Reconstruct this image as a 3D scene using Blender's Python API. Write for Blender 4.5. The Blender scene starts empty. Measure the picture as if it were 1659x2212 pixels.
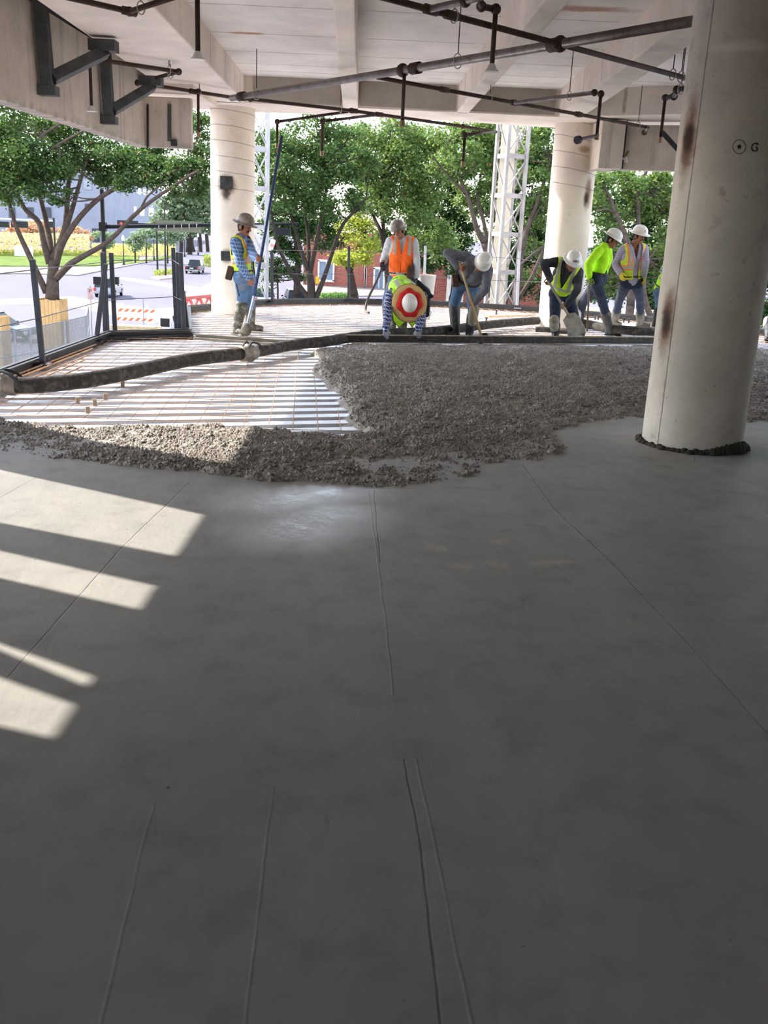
import bpy, bmesh, math, random
import numpy as np
from mathutils import Vector, Matrix, noise as mnoise
R = math.radians
random.seed(7); rng = np.random.default_rng(11)
sc = bpy.context.scene
col = sc.collection
W, H, F = 1659, 2212, 2080.0
PITCH, ROLL, CZ = R(16.4), R(2.6), 1.62
_fw = np.array([0, math.cos(PITCH), -math.sin(PITCH)])
_rt = np.array([1.0, 0, 0]); _up = np.array([0, math.sin(PITCH), math.cos(PITCH)])
CX = math.cos(ROLL) * _rt + math.sin(ROLL) * _up
CY = -math.sin(ROLL) * _rt + math.cos(ROLL) * _up
EYE = np.array([0, 0, CZ])
def ray(u, v): return _fw + CX * ((u - W / 2) / F) + CY * (-(v - H / 2) / F)
def atz(u, v, z=0.0):
    d = ray(u, v); return Vector(EYE + d * ((z - CZ) / d[2]))
def aty(u, v, y):
    d = ray(u, v); return Vector(EYE + d * (y / d[1]))
def atx(u, v, x):
    d = ray(u, v); return Vector(EYE + d * (x / d[0]))
def prj(p):
    q = np.array(p) - EYE; z = q @ _fw
    return (W / 2 + F * (q @ CX) / z, H / 2 - F * (q @ CY) / z)
# ------------------------------------------------------------------ camera
cd = bpy.data.cameras.new('camera'); cam = bpy.data.objects.new('camera', cd); col.objects.link(cam)
cd.sensor_fit = 'HORIZONTAL'; cd.sensor_width = 36.0; cd.lens = F / W * 36.0
cd.clip_start = 0.05; cd.clip_end = 2000
cam.matrix_world = Matrix(((CX[0], CY[0], -_fw[0], 0), (CX[1], CY[1], -_fw[1], 0), (CX[2], CY[2], -_fw[2], CZ), (0, 0, 0, 1)))
sc.camera = cam
# ------------------------------------------------------------------ numpy value noise
def _hash(i, j, k, seed):
    n = (i * 374761393 + j * 668265263 + k * 2147483647 + seed * 974634541) & 0xffffffff
    n = ((n ^ (n >> 13)) * 1274126177) & 0xffffffff
    return ((n ^ (n >> 16)) & 0xffff) / 65535.0
def vnoise(p, s, seed=0):
    p = np.asarray(p, dtype=float) * s
    i = np.floor(p).astype(np.int64); f = p - i; f = f * f * (3 - 2 * f); out = 0
    for a in (0, 1):
        for b in (0, 1):
            for c in (0, 1):
                w = (f[:, 0] if a else 1 - f[:, 0]) * (f[:, 1] if b else 1 - f[:, 1]) * (f[:, 2] if c else 1 - f[:, 2])
                out = out + w * _hash(i[:, 0] + a, i[:, 1] + b, i[:, 2] + c, seed)
    return out * 2 - 1
# ------------------------------------------------------------------ objects
def tag(o, label=None, cat=None, group=None, kind=None):
    for k, v in (('label', label), ('category', cat), ('group', group), ('kind', kind)):
        if v: o[k] = v
    return o
def link(o, parent=None):
    col.objects.link(o)
    if parent is not None:
        o.parent = parent
        if parent.parent is None: o.matrix_parent_inverse = parent.matrix_basis.inverted()
    return o
def empty(name, loc=(0, 0, 0), label=None, cat=None, group=None):
    o = bpy.data.objects.new(name, None); o.location = loc; col.objects.link(o)
    o.empty_display_size = 0.1
    return tag(o, label, cat, group)
def copy_tree(o, loc=None, rz=None, sc_=None, label=None, group=None):
    kids = [c for c in col.objects if c.parent == o]
    def cp(a, par):
        c = a.copy(); col.objects.link(c)
        if par is not None: c.parent = par
        for ch in [k for k in col.objects if k.parent == a and k is not c]: cp(ch, c)
        return c
    c = cp(o, None)
    if loc is not None: c.location = loc
    if rz is not None: c.rotation_euler = (0, 0, rz)
    if sc_ is not None: c.scale = sc_ if hasattr(sc_, '__len__') else (sc_,) * 3
    if label: c['label'] = label
    if group: c['group'] = group
    return c
def frame(d):
    d = Vector(d).normalized()
    a = Vector((0, 0, 1)) if abs(d.z) < 0.95 else Vector((1, 0, 0))
    x = a.cross(d).normalized(); return x, d.cross(x).normalized(), d
class MB:
    def __init__(s): s.v = []; s.f = []; s.n = 0
    def add(s, vs, fs):
        s.v.extend(tuple(p) for p in vs); s.f.extend(tuple(i + s.n for i in f) for f in fs); s.n += len(vs); return s
    def box(s, c, sz, rz=0.0, m=None):
        hx, hy, hz = sz[0] / 2, sz[1] / 2, sz[2] / 2
        vs = [Vector((x, y, z)) for z in (-hz, hz) for (x, y) in ((-hx, -hy), (hx, -hy), (hx, hy), (-hx, hy))]
        if m is None: m = Matrix.Rotation(rz, 3, 'Z')
        return s.add([m @ p + Vector(c) for p in vs], [(3, 2, 1, 0), (4, 5, 6, 7), (0, 1, 5, 4), (1, 2, 6, 5), (2, 3, 7, 6), (3, 0, 4, 7)])
    def bar(s, a, b, w, h=None, side=None):
        a = Vector(a); b = Vector(b); h = h or w
        x, y, d = frame(b - a)
        if side is not None:
            y = d.cross(Vector(side)).normalized(); x = y.cross(d).normalized()
        vs = [p + x * (i * w / 2) + y * (j * h / 2) for p in (a, b) for (i, j) in ((-1, -1), (1, -1), (1, 1), (-1, 1))]
        return s.add(vs, [(3, 2, 1, 0), (4, 5, 6, 7), (0, 1, 5, 4), (1, 2, 6, 5), (2, 3, 7, 6), (3, 0, 4, 7)])
    def tube(s, pts, r, n=8, cap=True):
        pts = [Vector(p) for p in pts]; m = len(pts)
        rs = r if hasattr(r, '__len__') else [r] * m
        vs = []; px = None
        for i, p in enumerate(pts):
            d = (pts[min(i + 1, m - 1)] - pts[max(i - 1, 0)]).normalized()
            if px is None: px, py, _ = frame(d)
            else:
                px = (px - d * px.dot(d)).normalized(); py = d.cross(px)
            for k in range(n):
                t = 2 * math.pi * k / n
                vs.append(p + (px * math.cos(t) + py * math.sin(t)) * rs[i])
        fs = [(i * n + k, i * n + (k + 1) % n, (i + 1) * n + (k + 1) % n, (i + 1) * n + k) for i in range(m - 1) for k in range(n)]
        if cap: fs += [tuple(range(n - 1, -1, -1)), tuple(range((m - 1) * n, m * n))]
        return s.add(vs, fs)
    def lathe(s, prof, m=None, n=24, sx=1.0, sy=1.0):
        m = m or Matrix.Identity(4); vs = []; fs = []
        for (r, z) in prof:
            for k in range(n):
                t = 2 * math.pi * k / n; vs.append(m @ Vector((r * sx * math.cos(t), r * sy * math.sin(t), z)))
        for i in range(len(prof) - 1):
            for k in range(n): fs.append((i * n + k, i * n + (k + 1) % n, (i + 1) * n + (k + 1) % n, (i + 1) * n + k))
        return s.add(vs, fs)
    def ball(s, c, r, n=12, m=None):
        prof = [(max(1e-4, math.sin(math.pi * i / n)), -math.cos(math.pi * i / n)) for i in range(n + 1)]
        rr = r if hasattr(r, '__len__') else (r, r, r)
        mm = Matrix.Translation(Vector(c)) @ (m.to_4x4() if m is not None else Matrix.Identity(4)) @ Matrix.Diagonal((rr[0], rr[1], rr[2], 1))
        return s.lathe(prof, mm, n=max(8, n))
    def prism(s, poly, z0, z1):
        n = len(poly); vs = [Vector((p[0], p[1], z0)) for p in poly] + [Vector((p[0], p[1], z1)) for p in poly]
        return s.add(vs, [tuple(range(n - 1, -1, -1)), tuple(range(n, 2 * n))] + [(i, (i + 1) % n, n + (i + 1) % n, n + i) for i in range(n)])
    def slab(s, poly3, off):
        off = Vector(off); n = len(poly3); vs = [Vector(p) for p in poly3] + [Vector(p) + off for p in poly3]
        return s.add(vs, [tuple(range(n - 1, -1, -1)), tuple(range(n, 2 * n))] + [(i, (i + 1) % n, n + (i + 1) % n, n + i) for i in range(n)])
    def mesh(s, name, mat=None, smooth=False, fix=True):
        me = bpy.data.meshes.new(name); me.from_pydata(s.v, [], s.f)
        if fix:
            bm = bmesh.new(); bm.from_mesh(me); bmesh.ops.recalc_face_normals(bm, faces=bm.faces[:]); bm.to_mesh(me); bm.free()
        if mat: me.materials.append(mat)
        if smooth: me.polygons.foreach_set('use_smooth', [True] * len(me.polygons))
        me.update(); return me
    def build(s, name, mat=None, parent=None, smooth=False, bevel=0, auto=None):
        o = bpy.data.objects.new(name, s.mesh(name, mat, smooth)); link(o, parent)
        if bevel:
            b = o.modifiers.new('bevel', 'BEVEL'); b.width = bevel; b.segments = 2; b.limit_method = 'ANGLE'
        return o
# ------------------------------------------------------------------ materials
def newmat(name):
    m = bpy.data.materials.new(name); m.use_nodes = True
    nt = m.node_tree; nt.nodes.clear()
    out = nt.nodes.new('ShaderNodeOutputMaterial'); b = nt.nodes.new('ShaderNodeBsdfPrincipled')
    nt.links.new(b.outputs[0], out.inputs[0]); return m, nt, b
class NT:
    def __init__(s, nt): s.nt = nt
    def n(s, t, **kw):
        nd = s.nt.nodes.new(t)
        for k, v in kw.items(): setattr(nd, k, v)
        return nd
    def val(s, sock, x):
        if hasattr(x, 'is_output'): s.nt.links.new(x, sock)
        elif x is not None: sock.default_value = x
    def math(s, op, a, b=None, c=None, clamp=False):
        nd = s.n('ShaderNodeMath', operation=op); nd.use_clamp = clamp
        for i, x in enumerate((a, b, c)): s.val(nd.inputs[i], x)
        return nd.outputs[0]
    def vm(s, op, a, b=None, out=0):
        nd = s.n('ShaderNodeVectorMath', operation=op); s.val(nd.inputs[0], a)
        if b is not None: s.val(nd.inputs[1], b)
        return nd.outputs[out]
    def noise(s, vec, scale, detail=4, rough=.6, out=0):
        nd = s.n('ShaderNodeTexNoise'); s.val(nd.inputs['Vector'], vec); nd.inputs['Scale'].default_value = scale
        nd.inputs['Detail'].default_value = detail; nd.inputs['Roughness'].default_value = rough; return nd.outputs[out]
    def ramp(s, fac, a, b):
        nd = s.n('ShaderNodeMapRange'); nd.interpolation_type = 'SMOOTHSTEP'; s.val(nd.inputs[0], fac)
        nd.inputs[1].default_value = a; nd.inputs[2].default_value = b; return nd.outputs[0]
    def mix(s, f, a, b):
        nd = s.n('ShaderNodeMix'); nd.data_type = 'RGBA'; s.val(nd.inputs[0], f)
        for i, x in ((6, a), (7, b)):
            s.val(nd.inputs[i], (x[0], x[1], x[2], 1) if isinstance(x, tuple) else x)
        return nd.outputs[2]
    def bump(s, h, st, dist, normal=None):
        nd = s.n('ShaderNodeBump'); nd.inputs['Strength'].default_value = st; nd.inputs['Distance'].default_value = dist
        s.val(nd.inputs['Height'], h)
        if normal is not None: s.val(nd.inputs['Normal'], normal)
        return nd.outputs[0]
    def pos(s): return s.n('ShaderNodeNewGeometry').outputs['Position']
    def obj(s): return s.n('ShaderNodeTexCoord').outputs['Object']
    def sep(s, v):
        nd = s.n('ShaderNodeSeparateXYZ'); s.val(nd.inputs[0], v); return nd.outputs
def lin(c): return tuple((x / 12.92 if x <= .04045 else ((x + .055) / 1.055) ** 2.4) for x in (c[0] / 255, c[1] / 255, c[2] / 255))
def sh(c, k): return tuple(min(1.0, x * k) for x in c)
_mats = {}
def M(name, c, rough=.7, metal=0.0, var=.15, scale=3.0, bump=0.0, bscale=30.0, spec=None, dirt=None, dirt_amt=.5, obj=True):
    """plain procedural surface: base colour mottled by noise, optional dirt blotches and bump"""
    if name in _mats: return _mats[name]
    if spec is None: spec = .5 if rough < .6 else (.2 if rough < .82 else .04)
    m, nt, b = newmat(name); t = NT(nt); vec = t.obj() if obj else t.pos()
    f = t.noise(vec, scale, 5)
    cc = t.mix(t.ramp(f, .3, .7), sh(c, 1 - var), sh(c, 1 + var))
    if dirt: cc = t.mix(t.math('MULTIPLY', t.ramp(t.noise(vec, scale * 1.7, 6, .65), .48, .66), dirt_amt), cc, dirt)
    t.val(b.inputs['Base Color'], cc); b.inputs['Roughness'].default_value = rough; b.inputs['Metallic'].default_value = metal
    b.inputs['Specular IOR Level'].default_value = spec
    if bump: t.val(b.inputs['Normal'], t.bump(t.noise(vec, bscale, 4), 1.0, bump))
    _mats[name] = m; return m
# ================================================================== light
SUN_H = Vector((-0.9, 0.44, 0)).normalized()            # horizontal direction towards the sun
SPX = -4.2                                               # outer face of the hanging spandrel
TAN_EL = 2.68 / ((-1.05 - SPX) / 0.898)
EL = math.atan(TAN_EL)
SUN_D = Vector((SUN_H.x * math.cos(EL), SUN_H.y * math.cos(EL), math.sin(EL)))
sl = bpy.data.lights.new('sun', 'SUN'); sl.energy = 7.5; sl.angle = R(0.6); sl.color = (1.0, .94, .86)
so = bpy.data.objects.new('sun', sl); col.objects.link(so); so.location = (-20, 10, 20)
so.rotation_euler = SUN_D.to_track_quat('Z', 'Y').to_euler()
wd = bpy.data.worlds.new('sky'); sc.world = wd; wd.use_nodes = True
wn = wd.node_tree; wn.nodes.clear(); wo = wn.nodes.new('ShaderNodeOutputWorld'); wb = wn.nodes.new('ShaderNodeBackground')
st = wn.nodes.new('ShaderNodeTexSky'); st.sky_type = 'NISHITA'; st.sun_disc = False
st.sun_elevation = EL; st.sun_rotation = math.atan2(SUN_H.x, SUN_H.y); st.air_density = 1.0; st.dust_density = .6; st.ozone_density = 1.2
hsn = wn.nodes.new('ShaderNodeHueSaturation'); hsn.inputs['Saturation'].default_value = .55; wn.links.new(st.outputs[0], hsn.inputs['Color']); wn.links.new(hsn.outputs[0], wb.inputs[0]); wb.inputs[1].default_value = 0.52; wn.links.new(wb.outputs[0], wo.inputs[0])
sc.view_settings.view_transform = 'Standard'; sc.view_settings.look = 'None'; sc.view_settings.gamma = 1
sc.view_settings.use_curve_mapping = False; sc.view_settings.exposure = 0.57
sc.cycles.max_bounces = 6; sc.cycles.diffuse_bounces = 4; sc.cycles.glossy_bounces = 2; sc.cycles.transmission_bounces = 4
sc.cycles.transparent_max_bounces = 6; sc.cycles.use_denoising = True; sc.cycles.sample_clamp_indirect = 8.0
sc.cycles.use_adaptive_sampling = True; sc.cycles.adaptive_threshold = 0.07; sc.cycles.adaptive_min_samples = 12
# ================================================================== floor
def seg_group():
    m, nt, b = newmat('finished_concrete'); t = NT(nt); P = t.pos()
    sx = t.sep(P); P2n = t.n('ShaderNodeCombineXYZ'); nt.links.new(sx[0], P2n.inputs[0]); nt.links.new(sx[1], P2n.inputs[1]); P2 = P2n.outputs[0]
    wob = t.n('ShaderNodeTexNoise'); nt.links.new(P2, wob.inputs[0]); wob.inputs['Scale'].default_value = 3
    wv = t.vm('SCALE', t.vm('SUBTRACT', wob.outputs['Color'], (.5, .5, .5))); wv.node.inputs['Scale'].default_value = .018
    PW = t.vm('ADD', P2, wv)
    def dist(lines):
        best = None
        for L in lines:
            pts = [atz(u, v) for u, v in L]
            for a, c in zip(pts[:-1], pts[1:]):
                a = Vector((a.x, a.y, 0)); ba = Vector((c.x, c.y, 0)) - a
                pa = t.vm('SUBTRACT', PW, tuple(a)); h = t.math('MULTIPLY', t.vm('DOT_PRODUCT', pa, tuple(ba), 1), 1 / ba.length_squared, clamp=True)
                sc_ = t.vm('SCALE', tuple(ba)); nt.links.new(h, sc_.node.inputs['Scale'])
                d = t.vm('LENGTH', t.vm('SUBTRACT', pa, sc_), None, 1)
                best = d if best is None else t.math('MINIMUM', best, d)
        return best
    groove = dist([[(81, 1031), (0, 1075)], [(412, 1040), (271, 1175), (16, 1463)], [(808, 1060), (822, 1215)], [(1130, 1003), (1195, 1095), (1340, 1235), (1500, 1405), (1659, 1585)],
                   [(875, 1640), (907, 1810), (931, 2010), (952, 2212)], [(805, 1056), (1128, 1052)]])
    ridge = dist([[(795, 1062), (818, 1230), (832, 1340), (850, 1500)], [(1135, 1040), (1215, 1120), (1360, 1250)], [(900, 1640), (953, 1890), (1020, 2212)], [(420, 1042), (800, 1050)],
                  [(590, 1700), (560, 1950), (530, 2212)], [(330, 1740), (215, 2212)]])
    g = t.ramp(groove, .0, .006); r = t.ramp(ridge, .007, .0)
    st1 = t.n('ShaderNodeMapping'); nt.links.new(P2, st1.inputs[0]); st1.inputs['Scale'].default_value = (1.0, .55, 1); st1.inputs['Rotation'].default_value = (0, 0, R(20))
    n1 = t.noise(st1.outputs[0], 1.2, 4); n2 = t.noise(P2, 5, 5); n3 = t.noise(st1.outputs[0], 30, 3)
    c = t.mix(t.ramp(n1, .3, .7), lin((146, 144, 139)), lin((159, 155, 148)))
    c = t.mix(t.math('MULTIPLY', t.ramp(n2, .45, .75), .4), c, lin((118, 117, 113)))
    # pale dry scuffs left by kneeling boards
    sc2 = dist([[(990, 1222), (1005, 1224)], [(1055, 1216), (1090, 1222)], [(1165, 1218), (1225, 1214)], [(1070, 1170), (1085, 1168)], [(935, 1180), (955, 1186)]])
    c = t.mix(t.math('MULTIPLY', t.ramp(t.math('ADD', sc2, t.math('MULTIPLY', t.math('SUBTRACT', n3, .5), .14)), .07, .0), .6), c, lin((176, 166, 152)))
    c = t.mix(t.math('MULTIPLY', t.math('SUBTRACT', 1, g), .5), c, lin((70, 68, 64)))
    vo = t.n('ShaderNodeTexVoronoi'); nt.links.new(P2, vo.inputs['Vector']); vo.inputs['Scale'].default_value = 9
    pit = t.math('MULTIPLY', t.ramp(vo.outputs['Distance'], .055, .03), t.ramp(t.noise(P2, 2.3, 2), .52, .62))
    c = t.mix(t.math('MULTIPLY', pit, .6), c, lin((55, 54, 52)))
    t.val(b.inputs['Base Color'], c)
    wet = dist([[(600, 1085), (720, 1060)], [(640, 1150), (710, 1110)]])
    wf = t.ramp(t.math('ADD', wet, t.math('MULTIPLY', t.math('SUBTRACT', n1, .5), .6)), .50, -.15)
    t.val(b.inputs['Roughness'], t.math('SUBTRACT', t.math('ADD', t.math('MULTIPLY', n2, .14), .38), t.math('MULTIPLY', wf, .30)))
    t.val(b.inputs['Specular IOR Level'], t.math('ADD', t.math('MULTIPLY', wf, .35), .005))
    h = t.math('ADD', t.math('ADD', t.math('MULTIPLY', g, .22), t.math('MULTIPLY', r, .17)), t.math('SUBTRACT', t.math('MULTIPLY', n3, .10), t.math('MULTIPLY', pit, .6)))
    h = t.math('ADD', h, t.math('MULTIPLY', t.noise(st1.outputs[0], 9, 3), .55))
    t.val(b.inputs['Normal'], t.bump(h, .75, .010)); return m
FLOORM = seg_group()
def pip(P, poly):
    x, y = P[:, 0], P[:, 1]; ins = np.zeros(len(P), bool); n = len(poly)
    for i in range(n):
        (x1, y1), (x2, y2) = poly[i], poly[(i + 1) % n]
        c = ((y1 > y) != (y2 > y)); ins ^= c & (x < (x2 - x1) * (y - y1) / (y2 - y1 + 1e-12) + x1)
    return ins
def pdist(P, poly):
    d = np.full(len(P), 1e9); n = len(poly)
    for i in range(n):
        a = np.array(poly[i]); b_ = np.array(poly[(i + 1) % n]); ba = b_ - a
        h = np.clip(((P - a) @ ba) / (ba @ ba + 1e-12), 0, 1); d = np.minimum(d, np.linalg.norm(P - a - h[:, None] * ba, axis=1))
    return d
def pxpoly(l, z=0.0): return [tuple(atz(u, v, z)[:2]) for u, v in l]
fl = [(-4.2, -6), (9, -6), (9, 10.0), (5, 9.6)] + pxpoly([(1659, 880), (1400, 880), (1250, 915), (1100, 960), (800, 985), (500, 970), (150, 945), (0, 940)]) + [(-4.2, 7.3)]
tag(MB().prism(fl, -.22, 0).build('floor', FLOORM), kind='structure', label='smooth freshly finished grey concrete floor under the roof', cat='floor')
# rough, just poured concrete
def rough_mat():
    m, nt, b = newmat('rough_concrete'); t = NT(nt); P = t.pos()
    n1 = t.noise(P, 2.2, 4); n2 = t.noise(P, 30, 4, .6); vo = t.n('ShaderNodeTexVoronoi'); nt.links.new(P, vo.inputs['Vector']); vo.inputs['Scale'].default_value = 58
    c = t.mix(t.ramp(n1, .3, .7), lin((136, 128, 118)), lin((160, 152, 142)))
    c = t.mix(t.math('MULTIPLY', t.ramp(n2, .5, .75), .45), c, lin((104, 97, 89)))
    t.val(b.inputs['Base Color'], c); b.inputs['Roughness'].default_value = .55; b.inputs['Specular IOR Level'].default_value = .18
    h = t.math('ADD', t.math('MULTIPLY', n2, .6), t.math('MULTIPLY', vo.outputs['Distance'], -.7))
    t.val(b.inputs['Normal'], t.bump(h, .8, .010)); return m
DECKZ = -.075
rc = pxpoly([(-160, 990), (0, 988), (150, 1010), (330, 1024), (490, 1034), (560, 1048), (680, 1058), (800, 1066), (1000, 1055), (1140, 1010), (1310, 994), (1245, 935), (1330, 917), (1400, 908), (1659, 922), (1900, 930),
             (1900, 770), (1659, 752), (1415, 744), (1100, 742), (745, 740), (672, 752), (690, 800), (712, 850), (742, 882), (748, 905), (800, 925), (700, 935), (560, 925), (480, 918), (300, 912), (0, 905), (-160, 900)])
def rough_concrete():
    a = np.array(rc); x0, y0 = a.min(0) - .1; x1, y1 = a.max(0) + .1; s = .0145
    xs = np.arange(x0, x1, s); ys = np.arange(y0, y1, s); X, Y = np.meshgrid(xs, ys); P = np.stack([X.ravel(), Y.ravel()], 1)
    P3 = np.c_[P, np.zeros(len(P))]
    wob = np.c_[vnoise(P3, 2.2, 3) * .14 + vnoise(P3, 7, 4) * .06, vnoise(P3, 2.2, 5) * .14 + vnoise(P3, 7, 6) * .06]
    Q = P + wob; ins = pip(Q, rc); d = np.where(ins, pdist(Q, rc), 0)
    keep = ins | (pdist(Q, rc) < .05)
    tt = np.clip(d / .22, 0, 1); tt = tt * tt * (3 - 2 * tt)
    def rid(sc_, sd): return 1 - np.abs(vnoise(P3, sc_, sd))
    far = np.clip((P[:, 1] - (12.6 + .36 * P[:, 0])) / 1.4, 0, 1); amp = 1 - .75 * far
    h = .03 * vnoise(P3, .9, 9) + .012 * vnoise(P3, 3.1, 10) + .012 * vnoise(P3, 7.5, 11) + .012 * np.maximum(vnoise(P3, 16, 12), -.5) + .006 * vnoise(P3, 27, 13) - .022 * np.maximum(vnoise(P3, 12, 21) - .34, 0) - .022 * np.maximum(vnoise(P3, 22, 22) - .30, 0)
    Z = (DECKZ - .02) + tt * .105 + tt ** 1.6 * h * amp
    idx = -np.ones(len(P), int); k = np.where(keep)[0]; idx[k] = np.arange(len(k)); nx = len(xs)
    gi = idx.reshape(len(ys), nx); q = np.stack([gi[:-1, :-1], gi[:-1, 1:], gi[1:, 1:], gi[1:, :-1]], -1).reshape(-1, 4); q = q[(q >= 0).all(1)]
    V = np.c_[P, Z][k]; cand = np.where((tt[k] > .25) & (Z[k] > -.055))[0]; w = 1 / np.maximum(V[cand, 1], 4) ** 1.2 * (1 - .85 * far[k][cand]); n = 62000; pk = rng.choice(cand, n, p=w / w.sum())
    oc = np.array([[1, 0, 0], [0, 1, 0], [-1, 0, 0], [0, -1, 0], [0, 0, 1], [0, 0, -1.]]); rad = rng.uniform(.006, .015, n) * rng.choice([1, 1, 1, 1.5], n); pv = oc[None] * rng.uniform(.7, 1.3, (n, 6, 1)) * rad[:, None, None]; an = rng.uniform(0, 6.28, n); ca, sa = np.cos(an)[:, None], np.sin(an)[:, None]
    pv = np.stack([pv[:, :, 0] * ca - pv[:, :, 1] * sa, pv[:, :, 0] * sa + pv[:, :, 1] * ca, pv[:, :, 2]], 2); pc = V[pk] + np.c_[rng.uniform(-.012, .012, (n, 2)), rng.uniform(-.002, .006, n)]; pv = (pc[:, None, :] + pv).reshape(-1, 3)
    of = np.array([[0, 1, 4], [1, 2, 4], [2, 3, 4], [3, 0, 4]]); pf = (np.arange(n)[:, None, None] * 6 + of[None] + len(V)).reshape(-1, 3); V = np.r_[V, pv]
    me = bpy.data.meshes.new('rough_concrete')
    me.vertices.add(len(V)); me.vertices.foreach_set('co', V.ravel()); me.loops.add(q.size + pf.size); me.loops.foreach_set('vertex_index', np.r_[q.ravel(), pf.ravel()])
    me.polygons.add(len(q) + len(pf)); me.polygons.foreach_set('loop_start', np.r_[np.arange(0, q.size, 4), q.size + np.arange(0, pf.size, 3)]); me.polygons.foreach_set('loop_total', np.r_[np.full(len(q), 4), np.full(len(pf), 3)])
    me.polygons.foreach_set('use_smooth', np.ones(len(q) + len(pf), bool)); me.update(calc_edges=True); me.validate(); me.materials.append(rough_mat())
    o = bpy.data.objects.new('poured_concrete', me); link(o)
    tag(o, 'heap of dark lumpy wet concrete spread between the steel deck and the smooth floor', 'concrete', kind='stuff')
rough_concrete()
# ================================================================== metal deck
DD = Vector((math.cos(R(19)), math.sin(R(19)), 0)); DN = Vector((-DD.y, DD.x, 0))
NOTCH = [(-4.0, 13.7), (-3.03, 14.42), (-3.87, 18.41)]
FAR = [(-2.95, 20.5), (-2.31, 21.3), (-1.01, 22.3), (.73, 22.75), (2.13, 22.6), (3.4, 22.3), (5.45, 21.0), (7.5, 18.8), (9.0, 16.5)]
deck_poly = [(-4.0, 6.2)] + NOTCH + FAR + [(9.0, 6.2)]
GALV = M('galvanised_deck', lin((216, 217, 222)), .34, .3, .10, 2.5, .002, 60)
def clip_line(p, d, poly):
    ts = []; n = len(poly)
    for i in range(n):
        a = Vector((*poly[i], 0)); b_ = Vector((*poly[(i + 1) % n], 0)); e = b_ - a; den = d.x * e.y - d.y * e.x
        if abs(den) < 1e-9: continue
        t = ((a.x - p.x) * e.y - (a.y - p.y) * e.x) / den; u = ((a.x - p.x) * d.y - (a.y - p.y) * d.x) / den
        if 0 <= u < 1: ts.append(t)
    ts.sort(); return [(ts[i], ts[i + 1]) for i in range(0, len(ts) - 1, 2)]
def metal_deck():
    prof = []; s = 3.0; pitch = .305
    while s < 25:
        prof += [(s, 0), (s + .150, 0), (s + .175, -.036), (s + .280, -.036)]; s += pitch
    mb = MB(); prev = None
    for (s, z) in prof:
        iv = clip_line(DN * s, DD, deck_poly)
        cur = None
        if iv:
            a, b_ = max(iv, key=lambda q: q[1] - q[0]); cur = (DN * s + DD * a + Vector((0, 0, DECKZ + z)), DN * s + DD * b_ + Vector((0, 0, DECKZ + z)))
            if prev: mb.add([prev[0], prev[1], cur[1], cur[0]], [(0, 1, 2, 3)])
        prev = cur
    o = mb.build('metal_deck', GALV); tag(o, 'corrugated galvanised steel floor deck with rows of bright ribs', 'metal deck', kind='structure')
metal_deck()
STEEL = M('dark_steel', lin((58, 56, 55)), .55, .3, .2, 6)
BLACK = M('black_steel', lin((38, 38, 42)), .5, .2, .25, 5)
edge = [(-4.0, 7.0)] + NOTCH + FAR
for nm, pts in (('trim_1', edge[:2]), ('trim_2', edge[1:3]), ('trim_3', edge[2:4]), ('trim_4', edge[3:])):
    mb = MB()
    for a, b_ in zip(pts[:-1], pts[1:]):
        A = Vector((*a, -.03)); B = Vector((*b_, -.03)); dd = (B - A).normalized()
        mb.bar(A - dd * .01, B + dd * .01, .03, .20, side=(-dd.y, dd.x, 0)); mb.bar(A + Vector((0, 0, .08)), B + Vector((0, 0, .08)), .12, .015, side=(-dd.y, dd.x, 0))
    tag(mb.build(nm, STEEL), kind='structure')
tag(MB().bar((-4.02, 13.66, -.09), (-2.98, 14.46, -.09), .12, .17).build('edge_beam', BLACK), 'black steel edge beam in front of the striped barricade', 'beam')
# welded wire mesh over the deck
RUST = M('rust', lin((176, 138, 104)), .8, .1, .3, 8)
def wire_mesh():
    mb = MB(); a = R(-5); d1 = Vector((math.sin(a), math.cos(a), 0)); d2 = Vector((d1.y, -d1.x, 0))
    for d, nrm, sp in ((d1, d2, .20), (d2, d1, .27)):
        s = -12
        while s < 26:
            s += sp * random.uniform(.93, 1.07)
            for (t0, t1) in clip_line(nrm * s, d, deck_poly):
                n = max(2, int((t1 - t0) / .9)); pts = []
                for i in range(n + 1):
                    p = nrm * s + d * (t0 + (t1 - t0) * i / n); w = mnoise.noise(p * .9)
                    pts.append(Vector((p.x, p.y, -.045 + .022 * w)) + nrm * .02 * mnoise.noise(p * .7 + Vector((9, 3, s))))
                ins = pip(np.array([[p.x, p.y] for p in pts]), rc); run = []
                for p, q in zip(pts, ins):
                    if q:
                        if len(run) > 1: mb.tube(run, .0033, 4, False)
                        run = []
                    else: run.append(p)
                if len(run) > 1: mb.tube(run, .0033, 4, False)
    o = mb.build('wire_mesh', RUST); tag(o, 'rusty welded wire mesh lying over the ribbed steel deck', 'wire mesh')
wire_mesh()
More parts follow.
